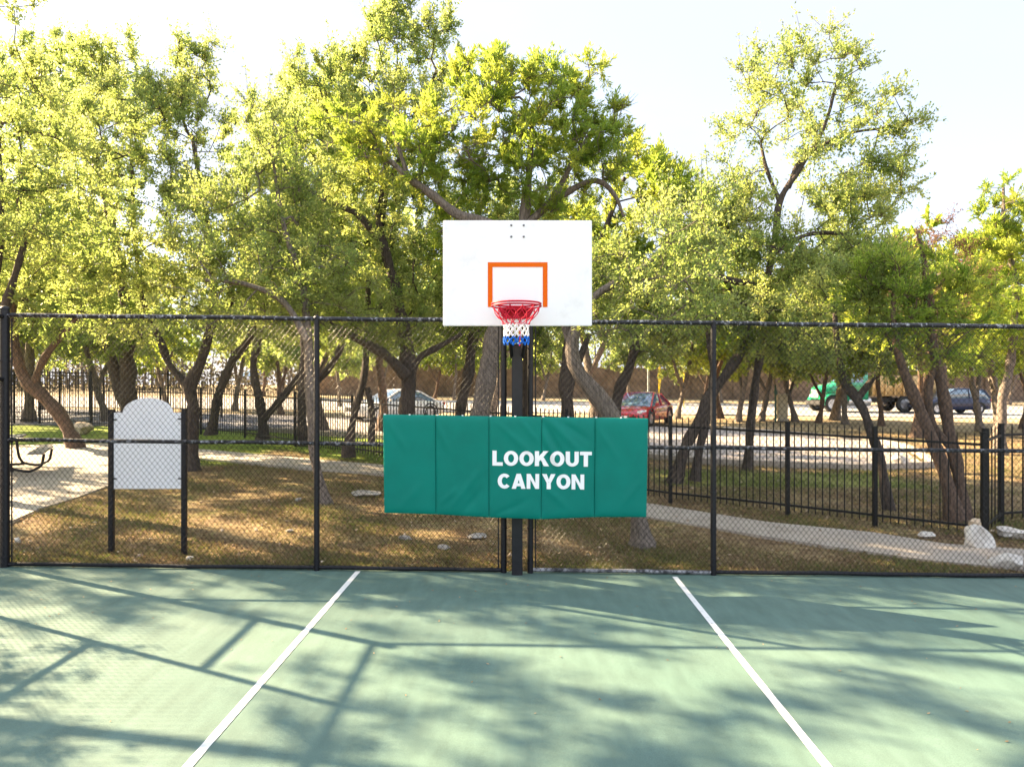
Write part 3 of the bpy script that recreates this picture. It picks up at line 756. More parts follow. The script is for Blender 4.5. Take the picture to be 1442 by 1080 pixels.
def make_tree(name, label, cat, stems, blobs, leaf='oak', bark_='oakbark', group=None, dens=4.0, tw=8, nl=24, lsize=.062, lw=.5, twl=(.22, .5), bare=0.0, up=.25, seed=1, tint=(.32, 1.0), csize=.38, low=.35, branch=.0075, sprigs=.6):
    """stems: list of lists of (x,y,z,r) in the world; blobs: (centre, radii) ellipsoids of the crown"""
    rg = np.random.default_rng(seed); dens = dens * DENS; lsize = lsize * LSZ; nl = int(nl * 1.5)
    base = np.array(stems[0][0][:3], float)
    T = thing(name, label, cat, tuple(base), 0, group)
    tb = MB(); nodes, par, nrad = [], [], []; attach = []
    for si, st in enumerate(stems):
        st = np.array(st, float); P_, R_ = catmull(st[:, :3] - base, st[:, 3])
        nz = rg.normal(size=(len(P_), 3)) * R_[:, None] * .10
        for _ in range(2): nz[1:-1] = (nz[:-2] + nz[1:-1] + nz[2:]) / 3
        P2 = P_ + nz; Rn = R_ * (1 + .10 * np.sin(np.arange(len(R_)) * .9 + si) + rg.normal(size=len(R_)) * .05)
        if si == 0: 
            fl = np.exp(-np.arange(len(Rn)) * .12 / .16); Rn = Rn * (1 + .55 * fl); P2 = np.vstack((P2[0] - np.array((0, 0, .25)), P2)); Rn = np.concatenate(([Rn[0] * 1.1], Rn))
        n0 = tb.n; tb.tube(P2, Rn, 11)
        # gnarled section: vary the ring radius round the trunk
        Vt = tb.V[-3] if len(tb.V) >= 3 else tb.V[0]
        ph = rg.uniform(0, 6, 3); m_ = len(P2); ang = np.tile(np.arange(11) * 2 * np.pi / 11, m_); zz = np.repeat(np.arange(m_), 11)
        k_ = 1 + .10 * np.sin(3 * ang + ph[0] + zz * .22) + .06 * np.sin(5 * ang + ph[1] - zz * .35)
        C_ = np.repeat(P2, 11, 0); tb.V[-3] = C_ + (Vt - C_) * k_[:, None]
        start = len(P_) * (low if si == 0 else .15)
        prev = -1
        for i in range(0, len(P_), 2):
            nodes.append(P_[i]); par.append(-2); nrad.append(R_[i])
            if i >= start: attach.append(len(nodes) - 1)
    clumps = []
    for c, r in blobs:
        c, r = np.array(c, float) - base, np.array(r, float) * 1.06
        n = max(3, int(dens * math.pi * r[0] * r[2] / .4)); d = unit(rg.normal(size=(n, 3))); q = rg.uniform(.16, 1, n) ** .42
        clumps.append(c + d * q[:, None] * r * (1 + .12 * rg.normal(size=(n, 1))))
    Cn = np.concatenate(clumps); gz = np.array([zg(p[0] + base[0], p[1] + base[1]) for p in Cn]) - base[2]
    Cn = Cn[Cn[:, 2] > gz + 1.2]
    NA = 6000
    pos = np.zeros((NA + len(Cn) * 14, 3)); k = len(attach); pos[:k] = np.array([nodes[a] for a in attach]); idx = list(range(k)); parent = [-1] * k; rad = [nrad[a] for a in attach]
    order = np.argsort(np.min(np.linalg.norm(Cn[:, None] - pos[None, :k], axis=2), axis=1))
    for ci in order:
        c = Cn[ci]; dv = c - pos[:k]; dist = np.linalg.norm(dv, axis=1)
        cost = dist + .5 * np.maximum(0, pos[:k, 2] - c[2]); j = int(np.argmin(cost)); p = pos[j]; d = dist[j]
        n = max(2, int(d / .28)); ctrl = p + (c - p) * .5 + np.array((0, 0, .12 * d)) + rg.normal(size=3) * .10 * d; pi = j
        if k + n >= len(pos): break
        for t in np.arange(1, n + 1) / n:
            q = p * (1 - t) ** 2 + 2 * ctrl * t * (1 - t) + c * t * t + rg.normal(size=3) * .018
            pos[k] = q; parent.append(pi); rad.append(0); pi = k; k += 1
    cnt = np.zeros(k); child = np.zeros(k, bool)
    for i in range(k - 1, -1, -1):
        if cnt[i] == 0: cnt[i] = 1
        if parent[i] >= 0: cnt[parent[i]] += cnt[i] if parent[parent[i]] >= 0 or True else 0
    par_ = np.array(parent); e = np.where(par_ >= 0)[0]
    rr = branch * np.power(np.maximum(cnt, 1), .42)
    rp = np.where(par_[par_[e]] >= 0, np.maximum(rr[e], np.minimum(rr[par_[e]], rr[e] * 1.25)), rr[e] * 1.15)
    V, Fq = cyl_edges(pos[par_[e]], pos[e] + (pos[e] - pos[par_[e]]) * .04, rp, rr[e], 6); tb.add(V, Fq, True)
    # twigs with leaves
    nc = len(Cn); cen = np.concatenate([Cn]).mean(0)
    outd = unit(Cn - cen); B = np.repeat(Cn, tw, 0); O = np.repeat(outd, tw, 0)
    D = unit(rg.normal(size=(len(B), 3)) + O * .7 + np.array((0, 0, up * 2.2))); Ln = rg.uniform(*twl, len(B))
    if leaf == 'oak' and lsize < .13 and sprigs:
        q = np.where((Cn[:, 2] > np.quantile(Cn[:, 2], .62)) & (rg.uniform(size=nc) < sprigs))[0]
        B = np.vstack((B, Cn[q])); D = np.vstack((D, unit(np.array((0, 0, 1.0)) + rg.normal(size=(len(q), 3)) * .22 + outd[q] * .15))); Ln = np.concatenate((Ln, rg.uniform(.35, .85, len(q))))
    else: q = np.zeros(0, int)
    E = B + D * Ln[:, None]
    S0 = B + rg.normal(size=B.shape) * .03
    V, Fq = cyl_edges(S0, E, np.full(len(B), .006), np.full(len(B), .002), 3); tb.add(V, Fq, True)
    tb.build('trunk', M[bark_], T)
    keep = rg.uniform(size=nc) >= bare; keep = np.concatenate((np.repeat(keep, tw), np.ones(len(q), bool))); B, D, Ln = B[keep], D[keep], Ln[keep]
    ctc = rg.uniform(*tint, nc); ct = np.clip(np.concatenate((np.repeat(ctc, tw), ctc[q]))[keep], 0, 1)
    t = rg.uniform(.08, 1.05, (len(B), nl)); Pl = B[:, None] + D[:, None] * (t * Ln[:, None])[..., None]
    Pl = Pl + rg.normal(size=Pl.shape) * (.035 if leaf != 'juniper' else .02)
    A = unit(D[:, None] * (.55 if leaf != 'juniper' else 1.0) + rg.normal(size=Pl.shape) * (.75 if leaf != 'juniper' else .55) + np.array((0, 0, .15)))
    Nn = unit(np.cross(A, rg.normal(size=A.shape))); Ls = lsize * rg.uniform(.45, 1.4, A.shape[:2])[..., None]
    Wd = Ls * lw * .5
    Nrm = np.cross(A, Nn)
    q0 = Pl; q1 = Pl + A * Ls * .5 + Nn * Wd + Nrm * Ls * .06; q2 = Pl + A * Ls; q3 = Pl + A * Ls * .5 - Nn * Wd + Nrm * Ls * .06
    Q = np.stack((q0, q1, q2, q3), 2).reshape(-1, 3); Fq = np.arange(len(Q)).reshape(-1, 4)
    tn = np.clip(np.repeat(np.clip(ct[:, None] + rg.normal(size=A.shape[:2]) * .16, 0, 1).ravel(), 4), 0, 1)
    cb = MB(); cb.add(Q, Fq, False, 0, tn); cb.build('crown', M[leaf], T, 'tint')
    return T

def ps(pts, Y, dY=0.0):
    """stem from photo pixels: (px, py, half width px[, Y])"""
    out = []
    for i, p in enumerate(pts):
        y = p[3] if len(p) > 3 else Y
        q = at(p[0], p[1], y); out.append((q[0], q[1], q[2], p[2] * y / F))
    return out
def pb(cx, cy, rx, ry, Y, rd=None):
    s = Y / F; return (at(cx, cy, Y), (rx * s, (rd if rd else .5 * (rx + ry) * s), ry * s))
def gb(px, py): return G(px, py)[1]

# --- big oaks and junipers between the court and the iron fence, left to right
Y = gb(107, 631)
make_tree('oak_tree', 'leaning brown oak trunk by the picnic table, crown at the left edge', 'tree',
  [ps([(107, 632, 9), (94, 603, 9), (80, 580, 9), (56, 553, 9), (35, 533, 8), (22, 490, 6), (18, 440, 5), (24, 330, 4), (30, 220, 2.5)], Y), ps([(46, 545, 6), (62, 505, 4.5), (104, 452, 3.5), (140, 400, 2.5)], Y)],
  [pb(25, 200, 65, 130, Y, 2.2), pb(30, 340, 80, 90, Y, 2), pb(80, 420, 70, 60, Y), pb(-60, 300, 70, 140, Y), pb(20, 120, 40, 70, Y, 1)], 'oak', 'redbark', seed=21, dens=3.0, lsize=.075)
Y = 23.5
make_tree('oak_tree', 'thick twin-stemmed dark oak behind the white notice board', 'tree',
  [ps([(186, 606, 11), (181, 560, 11), (180, 510, 10), (178, 440, 8), (160, 330, 6), (130, 200, 4)], Y), ps([(184, 590, 8), (168, 545, 9), (156, 500, 7), (130, 420, 5), (110, 350, 3)], Y)],
  [pb(110, 220, 80, 130, Y, 2.6), pb(160, 420, 110, 80, Y, 2.4), pb(110, 130, 50, 70, Y, 1.6)], 'oak', seed=22, dens=2.6, lsize=.095, nl=20)
Y = gb(268, 662)
make_tree('oak_tree', 'sturdy forked oak immediately right of the white notice board', 'tree',
  [ps([(268, 663, 9), (271, 610, 8.5), (271, 568, 8.5), (267, 543, 9), (281, 515, 7), (296, 464, 6), (300, 400, 5), (290, 300, 3.5), (270, 190, 2.2)], Y), ps([(266, 546, 6), (238, 512, 5), (226, 482, 4.5), (200, 420, 3.5), (190, 330, 3), (185, 220, 2)], Y),
   ps([(296, 464, 4), (330, 420, 3.5), (360, 380, 2.5)], Y)],
  [pb(190, 190, 95, 95, Y, 1.7), pb(265, 200, 62, 100, Y, 1.5), pb(215, 330, 130, 90, Y - 1.2, 2.0), pb(150, 400, 90, 70, Y - 2, 1.6), pb(300, 390, 70, 60, Y - 1), pb(270, 110, 28, 60, Y, .6), pb(150, 110, 40, 40, Y, .8), pb(296, 75, 8, 45, Y, .2), pb(240, 75, 10, 35, Y, .2), pb(190, 70, 10, 30, Y, .2)], 'oak', seed=23, dens=3.8)
Y = gb(455, 709)
make_tree('oak_tree', 'slim grey oak trunk close behind the left middle fence post', 'tree',
  [ps([(456, 709, 8), (448, 670, 6.5), (441, 622, 6.5), (437, 540, 6.5), (433, 470, 6), (425, 400, 5), (400, 320, 3.5), (385, 230, 2)], Y), ps([(434, 480, 4.5), (400, 425, 4.5), (345, 400, 3.5), (290, 395, 2.5)], Y - .5)],
  [pb(340, 340, 85, 75, Y, 1.1), pb(400, 330, 80, 80, Y + .6, 1.2), pb(330, 430, 100, 40, Y, 1.0), pb(385, 210, 38, 90, Y, .7), pb(460, 400, 70, 60, Y, 1.0)], 'oak', 'palebark', seed=24, dens=4.2, lsize=.056)
Y = gb(296, 612)
make_tree('oak_tree', 'slanting dark oak stem on the lawn right of the notice board tree', 'tree', [ps([(296, 612, 6), (307, 560, 6), (326, 512, 6), (352, 474, 5), (372, 420, 4), (380, 330, 3)], Y)],
  [pb(350, 420, 80, 60, Y, 2), pb(380, 280, 70, 110, Y, 2)], 'oak', seed=25, dens=2.6, lsize=.09, nl=20)
Y = gb(370, 618)
make_tree('oak_tree', 'dark oak forking low in a V beyond the iron fence', 'tree', [ps([(371, 618, 6.5), (366, 570, 6), (357, 520, 5), (363, 480, 5), (375, 420, 4), (390, 330, 2.5)], Y), ps([(370, 592, 5), (392, 566, 5), (420, 530, 4.5), (445, 495, 3.5), (470, 440, 2.5)], Y)],
  [pb(420, 440, 80, 50, Y, 2), pb(420, 260, 70, 120, Y, 2), pb(410, 160, 30, 50, Y, 1)], 'oak', seed=26, dens=2.6, lsize=.09, nl=20)
Y = 21.0
make_tree('juniper_tree', 'dark stem with right-reaching limb just left of the left middle post', 'tree', [ps([(427, 617, 6), (426, 560, 6), (428, 500, 5.5), (430, 440, 5), (440, 340, 3), (450, 240, 2)], Y), ps([(430, 552, 4.5), (455, 528, 5), (478, 494, 4.5), (490, 450, 3)], Y)],
  [pb(480, 420, 80, 60, Y, 2), pb(470, 240, 80, 110, Y, 2), pb(470, 130, 30, 50, Y, .8)], 'juniper', 'oakbark', seed=27, dens=2.4, lsize=.11, nl=22, lw=.3)
Y = gb(495, 640) - .8
make_tree('juniper_tree', 'two thin crossing dark stems by the iron fence left of the pad', 'tree', [ps([(491, 630, 6), (500, 580, 5), (512, 535, 5), (516, 490, 5), (518, 430, 4), (520, 340, 3)], Y), ps([(524, 622, 4.5), (524, 580, 4), (517, 545, 4)], Y)],
  [pb(520, 430, 70, 70, Y, 1.8), pb(530, 320, 70, 80, Y, 1.8)], 'oak', 'oakbark', seed=28, dens=3, lsize=.08, nl=22)
Y = 16.0
make_tree('oak_tree', 'largest grey oak rising behind the left end of the green pad, spires on top', 'tree',
  [ps([(571, 690, 13), (571, 620, 11), (572, 580, 10.5), (575, 524, 11.5), (570, 470, 9), (555, 400, 7.5), (535, 320, 6), (545, 230, 4), (553, 120, 2.5)], Y), ps([(574, 530, 8), (540, 498, 7), (505, 478, 6.5), (470, 462, 6), (440, 440, 5.5), (400, 415, 4.5), (345, 405, 3)], Y - .4), ps([(577, 530, 6), (590, 504, 5), (618, 488, 4), (650, 470, 3)], Y),
   ps([(540, 345, 5), (500, 300, 4.5), (455, 285, 3.5), (430, 260, 2.5)], Y), ps([(537, 325, 4), (545, 270, 3.5), (580, 180, 3), (615, 100, 2)], Y)],
  [pb(550, 190, 85, 90, Y, 1.6), pb(545, 75, 38, 65, Y, .8), pb(605, 95, 48, 60, Y, .9), pb(480, 200, 60, 85, Y, 1.3), pb(455, 350, 100, 80, Y, 1.7), pb(540, 440, 85, 50, Y - .6, 1.4), pb(590, 330, 70, 90, Y, 1.6), pb(440, 150, 40, 50, Y, .8), pb(500, 110, 20, 50, Y, .5), pb(553, 25, 9, 40, Y, .2), pb(470, 90, 9, 45, Y, .2), pb(420, 105, 8, 40, Y, .2), pb(575, 30, 8, 35, Y, .2), pb(634, 35, 9, 35, Y, .2), pb(525, 60, 8, 35, Y, .2)], 'oak', 'oakbark', seed=29, dens=3.6, lsize=.066)
Y = 13.4
make_tree('juniper_tree', 'thick pale leaning juniper trunk left of the pole, bright crown above the board', 'tree',
  [ps([(655, 690, 15), (672, 600, 14), (685, 530, 13), (698, 472, 12.5), (716, 400, 10), (735, 320, 8), (745, 240, 5), (750, 160, 3)], Y), ps([(728, 340, 6.5), (690, 315, 7), (645, 302, 7), (610, 275, 6), (575, 250, 5), (545, 225, 3.5), (515, 222, 2.2)], Y - .3), ps([(575, 250, 3.5), (560, 205, 3), (550, 170, 2)], Y - .3),
   ps([(738, 320, 6), (775, 285, 5), (800, 240, 4), (830, 190, 3)], Y), ps([(758, 300, 5), (800, 270, 4.5), (840, 255, 4), (865, 275, 3), (880, 310, 2)], Y + .3)],
  [pb(760, 150, 105, 65, Y, 1.3), pb(830, 180, 55, 75, Y, 1.0), pb(690, 170, 80, 75, Y, 1.2), pb(570, 200, 75, 60, Y - .3, 1.0), pb(760, 255, 110, 45, Y, 1.2), pb(640, 235, 70, 45, Y, 1.0), pb(500, 190, 45, 55, Y, .8), pb(680, 110, 50, 40, Y, .7), pb(650, 340, 50, 50, Y + .6, .9)], 'juniper', 'palebark', seed=30, dens=5.0, lsize=.085, lw=.26, nl=30, tw=8, twl=(.16, .38), bare=.15, tint=(.3, 1.0), up=.3)
Y = 17.5
make_tree('oak_tree', 'nearly black upright trunk between the grey oak and the leaning juniper', 'tree', [ps([(646, 640, 7), (648, 580, 7), (660, 529, 7), (665, 484, 7), (675, 420, 5), (690, 330, 3)], Y)],
  [pb(650, 420, 70, 60, Y, 1.6), pb(700, 350, 80, 90, Y, 1.6), pb(620, 480, 50, 25, Y, 1.0)], 'oak', seed=31, dens=3.2, lsize=.075)
Y = 18.5
make_tree('oak_tree', 'thin dark trunk showing just right of the basketball pole', 'tree', [ps([(733, 640, 6), (738, 570, 6), (742, 510, 5.5), (750, 450, 5), (760, 360, 3)], Y)],
  [pb(770, 420, 70, 70, Y, 1.6), pb(790, 330, 70, 80, Y, 1.6), pb(700, 470, 60, 30, Y, 1)], 'oak', seed=32, dens=3, lsize=.08, tint=(.3, 1))
Y = 16.5
make_tree('juniper_tree', 'dark double trunk behind the right half of the pad', 'tree', [ps([(799, 660, 10), (798, 585, 9), (796, 539, 9), (800, 500, 8), (815, 430, 6), (850, 330, 4), (880, 250, 2.5)], Y), ps([(798, 560, 6), (812, 520, 5), (830, 470, 4)], Y)],
  [pb(885, 270, 75, 65, Y, 1.5), pb(940, 260, 45, 45, Y, 1.0), pb(850, 380, 70, 80, Y, 1.6), pb(905, 230, 30, 30, Y, .7)], 'juniper', 'oakbark', seed=33, dens=3.4, lsize=.10, lw=.28, nl=28, tint=(.35, 1.0))
Y = gb(905, 768)
make_tree('oak_tree', 'near grey oak whose trunk leans left behind the right end of the pad', 'tree',
  [ps([(905, 769, 12), (898, 720, 11), (888, 650, 11), (862, 588, 12.5), (838, 553, 12.5), (815, 525, 11), (806, 495, 9), (812, 460, 7), (835, 420, 6), (862, 402, 5), (900, 380, 4), (950, 340, 3)], Y), ps([(806, 495, 6), (790, 440, 5), (775, 390, 3.5), (770, 340, 2)], Y + .3)],
  [pb(930, 370, 85, 60, Y, .9), pb(890, 445, 80, 38, Y, .8), pb(960, 310, 65, 50, Y, .8), pb(790, 400, 55, 60, Y + .4, .7), pb(985, 420, 60, 45, Y, .8)], 'oak', 'palebark', seed=34, dens=4.6, lsize=.052)
Y = 17.2
make_tree('oak_tree', 'dark trunk slanting right behind the red car side of the pad', 'tree', [ps([(862, 650, 9), (866, 580, 8), (874, 545, 8), (886, 520, 7), (900, 470, 6), (920, 400, 4), (940, 330, 3)], Y)],
  [pb(900, 470, 70, 40, Y, 1.5), pb(930, 410, 80, 70, Y, 1.6), pb(960, 320, 50, 60, Y, 1.2)], 'oak', seed=35, dens=3, lsize=.075)
Y = gb(952, 679)
make_tree('oak_tree', 'dark oak of two stems leaning right at the right middle post, tall airy crown', 'tree',
  [ps([(950, 682, 8), (966, 628, 7.5), (988, 585, 8), (1003, 553, 8), (1024, 526, 7), (1047, 490, 6.5), (1070, 430, 6), (1090, 345, 5), (1098, 285, 4.5), (1125, 240, 3.5), (1160, 180, 2.5), (1180, 110, 1.5)], Y),
   ps([(978, 677, 7), (985, 632, 6), (994, 590, 6), (1004, 540, 5.5), (1000, 480, 5), (985, 420, 3.5)], Y), ps([(1098, 285, 3.2), (1080, 240, 2.6), (1072, 205, 1.8)], Y), ps([(1110, 265, 3.5), (1130, 225, 3), (1190, 190, 2.2), (1250, 180, 1.4)], Y), ps([(1078, 400, 4.5), (1030, 395, 4.5), (1000, 385, 4)], Y - .5), ps([(1084, 360, 4), (1140, 330, 3.2), (1200, 330, 2.4)], Y)],
  [pb(1135, 170, 105, 95, Y, 1.5), pb(1100, 120, 60, 55, Y, .9), pb(1215, 195, 70, 80, Y, 1.2), pb(1245, 235, 45, 70, Y, .8), pb(1050, 215, 42, 65, Y, .8), pb(1165, 75, 40, 35, Y, .6)], 'oak', 'oakbark', seed=36, dens=1.9, lsize=.066, nl=22, twl=(.25, .55), tint=(.35, .95))
make_tree('oak_tree', 'dense low oak canopy spreading over the fence right of the board', 'tree',
  [ps([(1052, 668, 6), (1056, 610, 5.5), (1062, 550, 5.5), (1075, 480, 5.5), (1098, 400, 5), (1130, 340, 3.5)], Y + 2.0), ps([(1080, 460, 4), (1040, 420, 3.5), (1010, 380, 3)], Y + 2)],
  [pb(1105, 330, 125, 65, Y - .2, 1.6), pb(1040, 410, 100, 65, Y - .2, 1.5), pb(1165, 410, 115, 70, Y - .2, 1.6), pb(1215, 300, 55, 60, Y, 1.2), pb(1095, 475, 80, 30, Y, 1.2), pb(1010, 300, 45, 50, Y, 1)], 'oak', 'oakbark', seed=37, dens=3.9, lsize=.066)
Y = gb(1251, 718)
make_tree('oak_tree', 'slim crooked oak just behind the right part of the iron fence', 'tree', [ps([(1252, 719, 6.5), (1243, 665, 6), (1236, 635, 6), (1224, 603, 6.5), (1215, 577, 7), (1200, 553, 7), (1188, 535, 5.5), (1180, 490, 4), (1175, 430, 3)], Y), ps([(1207, 562, 5), (1230, 532, 4), (1255, 490, 3)], Y)],
  [pb(1200, 490, 72, 42, Y, 1.0), pb(1180, 430, 80, 50, Y, 1.0), pb(1240, 440, 50, 50, Y, .8)], 'oak', 'oakbark', seed=38, dens=4, lsize=.056)
Y = gb(1344, 733)
make_tree('juniper_tree', 'dark bark juniper leaning left in the right corner, left of its twin', 'tree', [ps([(1345, 734, 10), (1338, 700, 9), (1329, 663, 8.5), (1313, 622, 8), (1296, 577, 7.5), (1281, 540, 7), (1268, 505, 6), (1258, 450, 4), (1260, 400, 3)], Y)],
  [pb(1270, 430, 60, 60, Y, .9), pb(1235, 385, 40, 40, Y, .7), pb(1300, 470, 50, 35, Y, .7)], 'juniper', 'redbark', seed=39, dens=4, lsize=.075, lw=.26, nl=28, tint=(.1, .7))
Y = gb(1356, 731)
make_tree('juniper_tree', 'upright shaggy juniper in the right corner with some rusty dead foliage', 'tree', [ps([(1357, 732, 8.5), (1350, 676, 8), (1337, 606, 7.5), (1329, 554, 7), (1320, 515, 6.5), (1312, 475, 6), (1305, 420, 4.5), (1300, 360, 3), (1292, 325, 2)], Y), ps([(1335, 625, 5), (1314, 598, 5), (1308, 560, 5), (1312, 530, 4), (1325, 490, 3)], Y)],
  [pb(1325, 420, 50, 55, Y, .8), pb(1370, 420, 40, 50, Y, .8), pb(1340, 480, 60, 35, Y, .8)], 'juniper', 'redbark', seed=40, dens=4, lsize=.075, lw=.26, nl=28, tint=(.2, .95), bare=.15)
make_tree('juniper_tree', 'half dead juniper with reddish brown twigs at the right skyline', 'tree', [ps([(1340, 640, 6), (1330, 560, 6), (1322, 480, 5), (1310, 420, 4), (1300, 350, 2.5)], 17)],
  [pb(1295, 340, 34, 42, 17, .8), pb(1340, 385, 40, 45, 17, .9), pb(1300, 420, 50, 50, 17, 1)], 'dead', 'redbark', seed=41, dens=2.4, lsize=.07, lw=.28, nl=18, bare=.45)
Y = 21
make_tree('juniper_tree', 'tall pale stemmed juniper at the far right with a pointed sparse top', 'tree', [ps([(1409, 640, 7), (1410, 600, 6.5), (1412, 560, 6), (1421, 520, 5.5), (1427, 470, 5), (1430, 400, 4), (1415, 330, 3), (1413, 260, 1.5)], Y)],
  [pb(1415, 295, 32, 42, Y, .8), pb(1425, 370, 45, 55, Y, 1.2), pb(1370, 360, 36, 40, Y, 1.0), pb(1420, 450, 60, 55, Y, 1.4), pb(1375, 450, 45, 55, Y, 1.2), pb(1460, 330, 40, 70, Y, 1.0)], 'juniper', 'palebark', seed=42, dens=2.8, lsize=.11, lw=.28, nl=26, tint=(.4, 1))
# trees just outside the left of the frame: their shade falls on the court
for k, (x, y, h, sd, lb) in enumerate(((-11.2, 7.0, 6.4, 51, 'oak just outside the left edge beside the court, seen by its shade'), (-15.2, 13.5, 8.2, 52, 'oak standing farther out of view on the left, seen by its shade'), (-9.6, 12.6, 8.7, 53, 'oak behind the left corner post with its crown in the upper left'), (-17.0, 18.2, 8.0, 54, 'oak out of view beyond the picnic table, shading the paving'))):
    z = zg(x, y)
    make_tree('oak_tree', lb, 'tree', [[(x, y, z, .17), (x + .2, y, z + 1.4, .15), (x + .1, y + .2, z + 3, .13), (x + .5, y, z + 5, .07), (x + .4, y, z + h * .85, .03)], [(x + .15, y, z + 1.9, .09), (x + .9, y - .4, z + 3.4, .07), (x + 1.4, y - .6, z + 4.6, .04)]],
      [((x + .3, y, z + h * .72), (1.9, 1.8, h * .26)), ((x + 1.2, y - .5, z + h * .55), (1.5, 1.3, 1.2)), ((x - 1.0, y + .4, z + h * .6), (1.3, 1.3, 1.2))], 'oak', seed=sd, dens=2.0, nl=22)

x, y = -10.6, 7.3; z = zg(x, y)
make_tree('oak_tree', 'tall oak out of view left of the court with a high and a low crown', 'tree',
  [[(x, y, z, .14), (x + .1, y, z + 1.4, .12), (x - .1, y + .3, z + 3, .10), (x + .4, y + 1.1, z + 5, .07), (x + .6, y + 2.0, z + 7.2, .03)], [(x + .05, y, z + 1.5, .08), (x + .2, y - .8, z + 2.5, .06), (x + .3, y - 1.4, z + 3.2, .04)]],
  [((x + .6, y + 2.1, z + 7.5), (1.7, 1.9, 1.0)), ((x + .5, y + .1, z + 3.15), (1.5, 1.5, .9)), ((x - .9, y + 3.2, z + 7.0), (1.1, 1.2, .9))], 'oak', seed=55, dens=3.0, nl=22)
# --- background trees: five kinds, copied
def bg_tree(kind, seed, h, leaf, bk, label, loc, lean=.25):
    rg = random.Random(seed); x, y = loc; z = zg(x, y); a = rg.uniform(0, 6.28); lx = lean * h * math.cos(a); r = .021 * h
    st = [[(x, y, z, r), (x + lx * .15, y, z + h * .15, r * .85), (x + lx * .35, y + .1, z + h * .35, r * .75), (x + lx * .6, y, z + h * .6, r * .5), (x + lx * .8, y, z + h * .9, r * .2)],
          [(x + lx * .2, y, z + h * .2, r * .6), (x - lx * .2, y + .2, z + h * .4, r * .5), (x - lx * .5, y, z + h * .65, r * .25)]]
    bl = [((x + lx * .6, y, z + h * .70), (h * .26, h * .26, h * .24)), ((x - lx * .3, y, z + h * .62), (h * .22, h * .22, h * .18)), ((x + lx * .2, y, z + h * .50), (h * .30, h * .30, h * .15))]
    return make_tree(kind, label, 'tree', st, bl, leaf, bk, 'slender trees along the road', seed=seed, dens=1.5, nl=20, lsize=.17, twl=(.3, .7), tw=6, csize=.6, tint=(.35, 1.0), branch=.012)
BG = [('oak_tree', 61, 6.5, 'oak', 'palebark'), ('juniper_tree', 62, 7, 'juniper', 'palebark'), ('oak_tree', 63, 6, 'oak', 'redbark'), ('juniper_tree', 64, 6, 'juniper', 'redbark'), ('oak_tree', 65, 7.5, 'oak', 'palebark')]
spots = [  # photo column, distance, kind, scale, turn, label
 (1119, 36, 0, 1.0, 0.3, 'slender pale roadside tree leaning right, right of the beige cabinet'),
 (1153, 35, 2, .95, 2.0, 'roadside tree standing before the green truck cab'),
 (1191, 34, 1, .95, 4.0, 'thin roadside tree before the fuel tank of the truck'),
 (1241, 33.5, 3, 1.0, 1.0, 'roadside tree before the tan truck bed'),
 (1040, 35, 1, .95, 5.0, 'roadside tree leaning right, left of the beige cabinet'),
 (1072, 36, 4, .9, 2.6, 'straight pale roadside tree just left of the beige cabinet'),
 (954, 37, 0, 1.05, 3.6, 'pale thin tree right of the red car'),
 (1381, 30, 4, .9, .4, 'stout grey tree at the tail of the dark blue car'),
 (1440, 32, 2, 1.0, 3.3, 'roadside tree at the right edge of view'),
 (175, 36, 3, 1.0, 2.2, 'tree beyond the left enclosure, above the notice board'),
 (60, 38, 0, 1.1, 1.2, 'yellow-green tree behind the left enclosure'),
 (-30, 33, 1, 1.1, .2, 'juniper behind the enclosure at the left edge'),
 (330, 40, 4, .95, 4.4, 'roadside tree left of the far silver car'),
 (395, 37, 2, 1.0, 5.4, 'roadside tree right of the far silver car'),
 (235, 42, 1, 1.0, 3.0, 'roadside tree seen between the notice board and the forked oak'),
 (478, 46, 0, .9, 1.8, 'slim tree across the street left of the white car'),
 (545, 58, 4, 1.0, .8, 'tree before the far wall above the white car'),
 (612, 58, 3, 1.0, 2.8, 'tree before the far wall right of the white car'),
 (640, 57, 1, .9, 4.9, 'pale tree before the far wall left of the leaning juniper'),
 (700, 58, 2, 1.0, 5.9, 'tree before the far wall behind the basketball pole'),
 (765, 57, 0, 1.0, 3.9, 'leaning pale tree before the far wall right of the pole'),
 (885, 58, 4, .9, 1.4, 'tree before the far wall left of the yellow road sign'),
 (990, 58, 3, 1.0, 2.4, 'tree before the far wall right of the yellow road sign'),
 (1015, 57, 0, 1.0, .9, 'tree before the far wall behind the right middle post'),
 (430, 57, 2, 1.0, 3.4, 'tree before the far wall behind the left middle post'),
 (370, 58, 3, 1.0, 4.6, 'tree at the far left end of the masonry wall'),
 (1110, 58, 1, 1.0, 5.1, 'tree before the far wall left of the truck'),
 (1330, 58, 4, 1.1, .1, 'tree behind the dark blue car'),
 (1420, 57, 0, 1.1, 2.1, 'tree before the far wall at the right edge'),
]
spots += [
 (150, 30, 0, 1.15, .9, 'tall tree on the lawn above the arched notice board'),
 (40, 29, 4, 1.3, 2.4, 'tall tree rising behind the left enclosure gate'),
 (-70, 26, 2, 1.4, 5.2, 'tall tree at the far left edge beyond the enclosure'),
 (455, 26.5, 4, 1.15, .2, 'tall tree on the street verge behind the left middle post'),
 (540, 26.5, 2, 1.4, 1.7, 'tall tree on the verge beside the nose of the white car'),
 (690, 33.5, 0, 1.5, 3.1, 'tall tree beyond the lot behind the leaning juniper'),
 (840, 36, 4, 1.45, 5.6, 'tall tree beyond the lot left of the red car'),
 (1010, 38, 2, 1.7, 4.7, 'tall tree beyond the lot behind the right middle post'),
 (1175, 37.5, 0, 1.6, 2.0, 'tall tree on the road verge behind the truck fender trees'),
 (1290, 27, 3, 1.35, 3.8, 'juniper on the bank right of the parking kerb'),
 (1405, 27, 1, 1.15, 1.1, 'yellow-green juniper on the bank at the right edge'),
]
